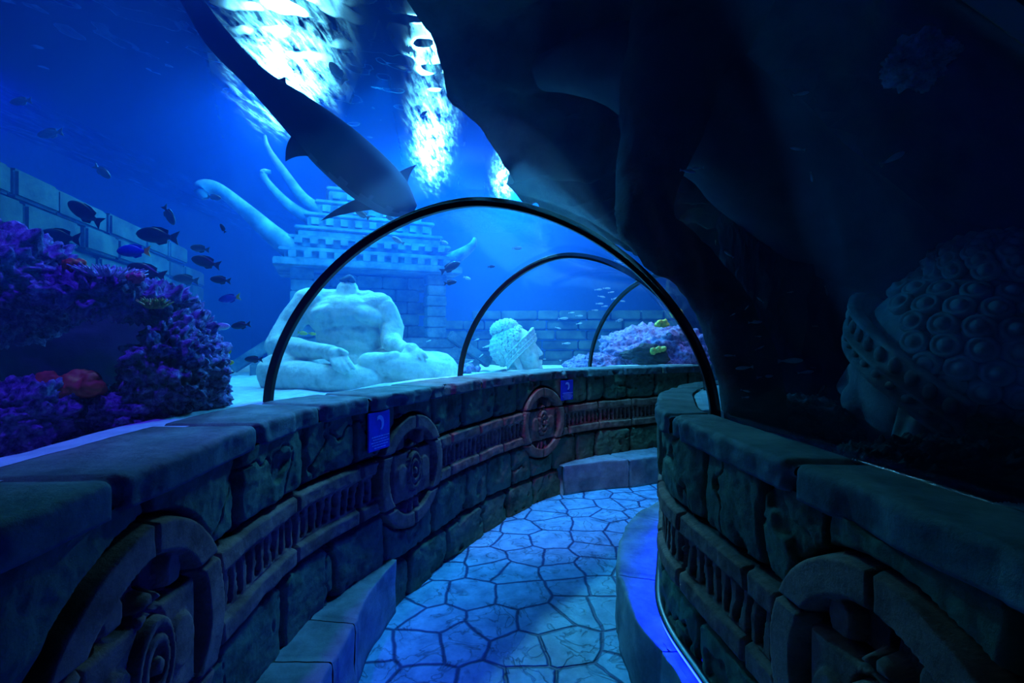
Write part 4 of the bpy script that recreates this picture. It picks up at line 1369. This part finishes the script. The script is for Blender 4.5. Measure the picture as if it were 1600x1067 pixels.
# ------------------------------------------------------------------ signs on the left wall
def sign(label, x, y, zc, w, h):
    s = LP.near(x, y); p = LP.pos(np.array([s]))[0]; n = LP.nrm(np.array([s]))[0]
    root = empty('information_sign', (p[0] + n[0] * .024, p[1] + n[1] * .024, zc), (0, 0, math.atan2(n[1], n[0])))
    tag(root, label, 'sign', 'blue signs on the left wall')
    bm = bmesh.new(); add_box(bm, (0, 0, 0), (.012, w, h)); bmesh.ops.bevel(bm, geom=bm.edges[:], offset=.003, segments=2, affect='EDGES')
    plate = bm_obj('plate', bm, M_SIGN, root, False)
    # the picture: a pale curved profile; the text below it is too small to read in the photo
    V = []; N = 24
    cx, cz = 0.0, h * .20
    for t in np.linspace(0, 1, N):
        a = -1.1 + t * 3.4
        V.append((cx + .19 * w * math.cos(a), cz + .21 * h * math.sin(a)))
    for t in np.linspace(1, 0, N):
        a = -1.1 + t * 3.4
        V.append((cx - .05 * w + .13 * w * math.cos(a), cz - .03 * h + .14 * h * math.sin(a)))
    bm = bmesh.new()
    f = [bm.verts.new((.0064, vx, vz)) for vx, vz in V]; bk = [bm.verts.new((.0085, vx, vz)) for vx, vz in V]
    for k in range(2 * N):
        j = (k + 1) % (2 * N); bm.faces.new((f[k], f[j], bk[j], bk[k]))
    for k in range(N - 1): bm.faces.new((bk[k], bk[k + 1], bk[2 * N - 2 - k], bk[2 * N - 1 - k]))
    bmesh.ops.recalc_face_normals(bm, faces=bm.faces[:])
    bm_obj('pictogram', bm, M_SIGN_LIGHT, plate, False)
    bm = bmesh.new(); r_ = random.Random(3)
    for k, ww in enumerate((.74, .62, .78, .70, .5)):
        y0 = -ww * w / 2
        while y0 < ww * w / 2:
            l = r_.uniform(.05, .13) * w
            add_box(bm, (.0070, y0 + l / 2, -h * (.14 + .072 * k)), (.002, l, h * .026)); y0 += l + .022 * w
    bm_obj('text_lettering', bm, M_SIGN_LIGHT, plate, False)
    return root


sign('blue information sign on the left wall, the nearer and larger one', -.775, 2.76, 1.095, .19, .215)
sign('blue information sign farther along the left wall, the smaller one in the picture', .56, 5.16, 1.085, .19, .21)

# ------------------------------------------------------------------ shark
def shark():
    spine = [(262, -60, 3.05), (300, 0, 3.15), (340, 60, 3.25), (400, 122, 3.42), (465, 178, 3.58), (525, 232, 3.72), (585, 284, 3.86), (622, 312, 3.95), (648, 328, 4.0)]
    hw = [14, 18, 22, 22, 36, 47, 46, 34, 10]
    pts = [at(x, y, d) for x, y, d in spine]
    root = empty('shark', pts[4]); tag(root, 'dark shark gliding overhead across the bright lamps', 'shark')
    R = [(w / F * d[2], w / F * d[2] * .85) for w, d in zip(hw, spine)]
    V, f = tube_loft(pts, R, 28, 10)
    body = mesh('body', V, f, M_SHARK, root, True, True)
    me = body.data; me.materials.append(M_SHARK_BELLY)
    # paler under-side of the front half
    for p in me.polygons:
        ring_i = min(p.vertices) // 28
        a = ((min(p.vertices) % 28) + .5) / 28 * 2 * PI
        wd = np.interp(ring_i, [32, 44, 60, 80], [0.0, .75, 1.25, 1.5])
        d_ = abs((a - 3.9 + PI) % (2 * PI) - PI) + .12 * math.sin(ring_i * .9)
        if d_ < wd: p.material_index = 1

    def fin(nm, base_a, base_b, tip, th=.03):
        a, b, t = (at(*q) for q in (base_a, base_b, tip))
        n = (b - a).cross(t - a).normalized()
        rows = []
        m = 12
        for u in np.linspace(0, 1, 10):
            l = a.lerp(t, u) ; r = b.lerp(t, u)
            l = l + (t - a).normalized() * 0
            bow = (b - a).normalized() * (-.10 * math.sin(u * PI) * (b - a).length)
            l = l + bow; r = r + bow * 1.6
            w = (1 - u) * th + .004
            for k in range(m):
                ang = 2 * PI * k / m
                c = (l + r) / 2 + (r - l) / 2 * math.cos(ang) + n * math.sin(ang) * w / 2
                rows.append(tuple(c))
        fc = [tuple(q) for q in grid_faces(10, m, True)] + [tuple(range(m))[::-1], tuple(range(9 * m, 10 * m))]
        mesh(nm, rows, fc, M_SHARK, root, True, True)
    fin('pelvic_fin', (462, 205, 3.58), (512, 248, 3.70), (446, 252, 3.58))
    fin('dorsal_fin', (500, 190, 3.66), (540, 222, 3.75), (503, 166, 3.70))
    fin('second_dorsal_fin', (430, 135, 3.48), (468, 165, 3.56), (446, 120, 3.52))
    fin('anal_fin', (400, 138, 3.42), (440, 172, 3.52), (409, 160, 3.45))
    fin('pectoral_fin', (570, 305, 3.85), (612, 325, 3.92), (500, 345, 3.80), .04)
    fin('pectoral_fin', (605, 282, 3.92), (636, 305, 3.98), (652, 256, 4.05), .04)
    fin('tail_fin', (258, -40, 3.05), (285, -50, 3.05), (225, -190, 2.95))
    return root


shark()

# ------------------------------------------------------------------ fish
def fish_proto(body_mat, fin_mat, tail_mat=None, deep=.26):
    """a fish one unit long, nose towards +X"""
    root = empty('fish')
    pts = [(.5, 0, 0), (.44, 0, .005), (.3, 0, .01), (.1, 0, .01), (-.1, 0, .0), (-.25, 0, 0), (-.34, 0, 0)]
    hs = [.01, .45, .82, 1.0, .80, .42, .22]
    V, f = tube_loft([Vector(p) for p in pts], [(deep * .32 * h, deep * h * .72) for h in hs], 14, 4)
    body = mesh('body', V, f, body_mat, root)

    def flat(nm, poly, mat, th=.012):
        bm = bmesh.new()
        a = [bm.verts.new((x, -th / 2, z)) for x, z in poly]; b = [bm.verts.new((x, th / 2, z)) for x, z in poly]
        n = len(poly)
        bm.faces.new(a); bm.faces.new(b[::-1])
        for k in range(n): bm.faces.new((a[k], b[k], b[(k + 1) % n], a[(k + 1) % n]))
        bmesh.ops.recalc_face_normals(bm, faces=bm.faces[:])
        bm_obj(nm, bm, mat, root, False)
    flat('tail_fin', [(-.31, .045), (-.40, .10), (-.53, .17), (-.47, 0), (-.53, -.17), (-.40, -.10), (-.31, -.045)], tail_mat or fin_mat)
    d = deep * .66
    flat('dorsal_fin', [(.22, d * .7), (.12, d * 1.22), (-.08, d * 1.25), (-.26, d * .95), (-.26, d * .25), (-.05, d * .75)], fin_mat)
    flat('anal_fin', [(.05, -d * .85), (-.08, -d * 1.25), (-.26, -d * .9), (-.26, -d * .25), (-.10, -d * .65)], fin_mat)
    for s in (-1, 1):
        bm = bmesh.new(); add_ell(bm, (.36, s * deep * .17, .035), .018, seg=8)
        bm_obj('eye', bm, M_RIB, body)
    return root


def small_proto(mat):
    """a tiny fish in one piece"""
    pts = [(.5, 0, 0), (.40, 0, 0), (.15, 0, .0), (-.15, 0, 0), (-.33, 0, 0), (-.36, 0, 0), (-.5, 0, 0)]
    V, f = tube_loft([Vector(p) for p in pts], [(.01, .012), (.05, .09), (.075, .14), (.05, .09), (.014, .03), (.012, .04), (.008, .14)], 10, 3)
    return mesh('small_fish', V, f, mat)


PROTO = {'dark': None, 'blue': None, 'yellow': None, 'grey': None, 'pale': None}
MATS = {'dark': (M_FISH_DARK, M_FISH_FIN, None), 'blue': (M_FISH_BLUE, M_FISH_BLUE, M_FISH_YELLOW), 'yellow': (M_FISH_YELLOW, M_FISH_YELLOW, None),
        'grey': (M_FISH_GREY, M_FISH_GREY, None), 'pale': (M_FISH_SILVER, M_FISH_SILVER, None)}


def fish(kind, px, py, length_px, ang, y, label, group=None, face=1, yaw=0.0):
    """a fish at a pixel, its nose pointing along ang degrees (0 = right, positive = up)"""
    if PROTO[kind] is None:
        r = PROTO[kind] = fish_proto(*MATS[kind]); used = False
    else:
        r = copy_tree(PROTO[kind])
    r.location = at(px, py, y)
    L = length_px / F * y
    r.scale = (L, L, L)
    r.rotation_euler = Euler((0, -math.radians(ang), yaw if face > 0 else PI + yaw))
    if face < 0: r.rotation_euler = Euler((0, math.radians(ang), PI + yaw))
    tag(r, label, 'fish', group)
    return r


G1 = 'dark fish by the left reef'
fish('dark', 132, 332, 62, -32, 2.9, 'dark fish highest of those in front of the ruined wall', G1, -1)
fish('dark', 92, 370, 66, -6, 2.75, 'dark fish just above the tallest purple boulder', G1, -1)
fish('dark', 245, 368, 66, -6, 3.0, 'long dark fish at the right end of the ruined wall', G1, -1)
fish('blue', 208, 392, 52, 0, 2.7, 'deep blue fish with a yellow tail above the anemones', None, -1)
fish('dark', 228, 424, 62, -14, 2.6, 'dark fish swimming low over the pink soft coral', G1, -1)
fish('dark', 321, 409, 46, -14, 3.0, 'dark fish right of the ruined wall, uppermost of the column', G1, -1)
fish('dark', 344, 437, 32, -6, 3.1, 'smaller dark fish, second down the column right of the reef', G1, -1)
fish('blue', 358, 466, 34, 10, 3.1, 'dusky fish with a bright tail, third down the column', None, -1)
fish('dark', 376, 508, 30, 8, 3.1, 'dark fish level with the top of the pillar rock', G1, -1)
fish('dark', 396, 561, 28, 0, 3.2, 'dark round fish just left of the large arch', G1, -1)
fish('grey', 264, 336, 34, -62, 3.3, 'grey fish diving head down above the long dark fish', None, 1)
fish('dark', 348, 356, 16, -60, 3.3, 'tiny dark fish under the curled temple roof end', G1, -1)
fish('grey', 312, 388, 30, -8, 3.4, 'dim grey fish between two dark fish', None, -1)
fish('grey', 78, 208, 40, 8, 4.2, 'faint grey fish high over the left end of the ruined wall', None, -1)
fish('grey', 32, 158, 34, 6, 4.2, 'faint grey fish highest at the far left', None, -1)
fish('grey', 160, 268, 32, -38, 3.9, 'faint grey fish sloping down above the ruined wall', None, 1)
fish('grey', 335, 308, 22, -10, 4.5, 'faint thin fish left of the temple finials', None, 1)
fish('grey', 255, 455, 40, -8, 3.1, 'dim fish over the green anemone', None, -1)
fish('grey', 290, 436, 40, -8, 3.5, 'dim fish below the blue fish', None, -1)
fish('pale', 345, 510, 30, 2, 2.75, 'thin pale fish touching the top of the pillar rock', None, 1)
fish('yellow', 351, 553, 24, 28, 2.6, 'yellow fish beside the pillar rock, the upper of the pair', None, 1)
fish('yellow', 355, 567, 22, 8, 2.6, 'yellow fish beside the pillar rock, the lower of the pair', None, 1)
fish('yellow', 473, 520, 16, -10, 5.0, 'small yellow fish in front of the statue chest', None, 1)
fish('yellow', 488, 521, 12, -10, 5.0, 'tinier yellow fish in front of the statue chest', None, 1)
fish('pale', 527, 112, 40, 128, 4.3, 'white fish shining high right of the shark', None, 1)
fish('pale', 566, 334, 26, 148, 4.1, 'white fish under the shark, just above the large arch', None, 1)
fish('pale', 612, 341, 20, 160, 4.2, 'second white fish under the shark, nearest the arch', None, 1)
fish('pale', 622, 375, 22, 150, 4.6, 'white fish inside the large arch near its top left', None, 1)
fish('pale', 572, 372, 14, 140, 4.8, 'small pale fish by the large arch over the temple', None, 1)
fish('grey', 662, 177, 14, 35, 5.2, 'small dark fish crossing the long white lamp', None, 1)
fish('dark', 704, 417, 34, 25, 5.0, 'slim dark fish in open water above the statue knee', None, 1)
fish('dark', 704, 441, 20, 8, 5.0, 'small dark fish below the slim one in open water', None, 1)
fish('pale', 694, 378, 14, -25, 5.2, 'pale small fish above the slim dark fish', None, 1)
fish('pale', 730, 434, 12, -20, 5.4, 'pale small fish beside the second arch', None, 1)
fish('dark', 768, 416, 12, 5, 5.6, 'small dark fish above the second arch', None, 1)
fish('grey', 808, 387, 16, 3, 5.6, 'slim grey fish over the second arch top', None, 1)
fish('pale', 968, 500, 12, 10, 6.6, 'yellowish pale fish above the crest of the far reef', None, 1)

small = small_proto(M_FISH_SILVER)
first = [True]
PX = [(1118, 378, 8, 90), (1137, 395, 8, 80), (1155, 365, 8, 90), (1139, 397, 18, 35), (1277, 378, 8, 0), (1380, 371, 7, 0), (1188, 468, 14, 40), (1167, 480, 9, 50), (1145, 491, 9, 30), (1181, 501, 10, 0), (1185, 525, 10, 0),
      (1187, 543, 16, 25), (1163, 574, 28, -6), (1259, 581, 26, 6), (1240, 598, 22, -4), (1270, 574, 10, 0), (1283, 609, 20, 55), (1303, 632, 22, -12), (1273, 644, 20, 0), (1165, 610, 16, -12), (1168, 620, 18, 5),
      (1114, 555, 18, 0), (1180, 503, 22, 4), (1235, 563, 40, 2), (1268, 428, 24, 0), (1291, 454, 16, -75), (1235, 456, 10, 8), (1349, 414, 16, 20), (1274, 509, 10, 0), (1195, 588, 26, 6), (1213, 620, 12, 0),
      (1268, 276, 16, -80), (1252, 146, 26, 12), (1246, 232, 24, 8), (1395, 247, 44, 28), (1075, 267, 26, -8), (1090, 262, 20, -4), (1168, 341, 28, 4), (1020, 310, 14, -5), (1022, 374, 8, 70)]
for k, (px, py, L, a) in enumerate(PX):
    o = small if first[0] else small.copy()
    if not first[0]: COL.objects.link(o)
    first[0] = False
    y = 2.55 + 0.5 * ((k * 37) % 10) / 10 if py > 300 else 1.9
    if py > 400 and px < 1240: y = 2.10; px = max(px, 1140)
    o.location = at(px, py, y); s_ = L / F * y
    o.scale = (s_, s_ * .9, s_ * .8); o.rotation_euler = Euler((0, -math.radians(a), (PI if k % 3 == 0 else 0)))
    tag(o, 'small silvery fish in the dark water right of the large arch', 'fish', 'small fish in the dark water')
PX2 = [(935, 452, 12, 5), (948, 450, 12, 0), (955, 456, 10, 8), (940, 463, 12, -10), (962, 466, 14, 10), (972, 470, 10, -5), (966, 408, 14, -20), (978, 412, 14, 15), (984, 414, 12, 30), (937, 474, 12, 0), (945, 478, 10, 6), (930, 484, 10, 0)]
PX3 = [(880, 497, 16, 3), (905, 493, 12, 0), (893, 488, 10, 5), (885, 536, 14, 3), (735, 565, 10, 20), (760, 541, 12, 15), (752, 555, 8, 40), (905, 505, 10, 10), (872, 512, 10, -15), (745, 530, 8, 20), (640, 600, 8, 0), (670, 532, 8, 20), (680, 555, 10, 10)]
for lst, y0, lab, grp in ((PX2, 6.7, 'tiny pale fish in the school above the far arch and reef', 'school of tiny fish'), (PX3, 7.3, 'tiny pale fish scattered before the distant block wall', 'tiny fish by the distant wall')):
    for k, (px, py, L, a) in enumerate(lst):
        o = small.copy(); COL.objects.link(o)
        y = y0 + .4 * ((k * 7) % 5) / 5
        o.location = at(px, py, y); s_ = L / F * y
        o.scale = (s_, s_, s_ * .9); o.rotation_euler = Euler((0, -math.radians(a), 0))
        tag(o, lab, 'fish', grp)

# ------------------------------------------------------------------ light and camera
def area(name, loc, target, size, col, power, spread=PI):
    l = bpy.data.lights.new(name, 'AREA'); l.energy = power; l.color = col; l.shape = 'RECTANGLE'
    l.size, l.size_y = size; l.spread = spread
    o = bpy.data.objects.new(name, l); COL.objects.link(o); o.location = loc
    o.rotation_euler = (Vector(target) - Vector(loc)).to_track_quat('-Z', 'Y').to_euler()
    return o


def spot(name, loc, target, col, power, angle=70, blend=.6, r=.1):
    l = bpy.data.lights.new(name, 'SPOT'); l.energy = power; l.color = col; l.spot_size = math.radians(angle); l.spot_blend = blend; l.shadow_soft_size = r
    o = bpy.data.objects.new(name, l); COL.objects.link(o); o.location = loc
    o.rotation_euler = (Vector(target) - Vector(loc)).to_track_quat('-Z', 'Y').to_euler()
    return o


spot('actinic_lamp', (-1.5, 1.7, 4.55), (-1.75, 2.1, 1.4), (0.06, 0.025, 1.0), 420, 50)
spot('walkway_fill', (.35, 4.7, 4.6), (.1, 3.7, 0), (0.03, 0.33, 0.85), 1750, 95, .6, .4)  # added spot that brightens the walkway floor
spot('violet_fill', (-.62, 2.95, 3.4), (.0, 4.4, .8), (0.36, 0.11, 0.90), 170, 44)  # added spot, an unseen source of violet on the left wall
spot('statue_fill', (-2.5, 5.0, 4.6), (-1.9, 5.6, 1.4), (0.24, 0.80, 0.85), 130, 80)  # added fill just under the surface for the seated statue
spot('temple_fill', (-1.45, 5.6, 4.6), (-2.5, 7.9, 2.4), (0.02, 0.50, 0.9), 300, 110)  # added fill turned on the temple front
spot('head_fill', (2.9, 6.5, 4.6), (.2, 8.0, 1.4), (0.30, 0.70, 0.85), 190, 70)  # added side fill for the white head
spot('glow_fill', (-1.35, 7.4, 4.62), (-1.2, 7.2, 0), (0.005, 0.42, 1.0), 800, 165)  # added wide spot that feeds the blue glow in the water
spot('haze_fill', (.1, 9.6, 4.62), (.1, 9.6, 0), (0.10, 0.55, 1.0), 1600, 165)  # added wide spot to brighten the water haze beyond the arch
spot('shark_fill', (-2.9, 5.9, 4.62), (-2.9, 5.7, 0), (0.004, 0.30, 1.0), 520, 165)  # added wide spot lifting the water behind the shark
spot('far_left_fill', (-5.9, 5.2, 4.62), (-5.9, 5.2, 0), (0.0, 0.03, 1.0), 130, 165)  # added spot out of frame, tints the upper left water
spot('far_reef_fill', (2.6, 6.9, 4.6), (2.2, 7.5, 1.3), (0.30, 0.35, 0.9), 230, 45)  # added narrow fill on the far reef
w = bpy.data.worlds.new('World'); SC.world = w; w.use_nodes = True
bg = w.node_tree.nodes['Background']
bg.inputs[0].default_value = (0.003, 0.03, 0.40, 1); bg.inputs[1].default_value = 0.05

cam = bpy.data.cameras.new('camera'); cam.lens = F / 1600 * 36; cam.sensor_width = 36; cam.clip_start = 0.03
co = bpy.data.objects.new('camera', cam); COL.objects.link(co)
co.location = (0, 0, CAM_Z); co.rotation_euler = (PI / 2, 0, 0)
SC.camera = co
SC.view_settings.view_transform = 'Standard'
SC.view_settings.look = 'None'
SC.view_settings.gamma = 1
SC.view_settings.use_curve_mapping = False
SC.view_settings.exposure = 0.0
cy = SC.cycles
cy.max_bounces = 6; cy.diffuse_bounces = 2; cy.glossy_bounces = 2; cy.transmission_bounces = 4; cy.volume_bounces = 0
cy.transparent_max_bounces = 32
cy.use_denoising = True
cy.caustics_reflective = False; cy.caustics_refractive = False
cy.sample_clamp_indirect = 4.0
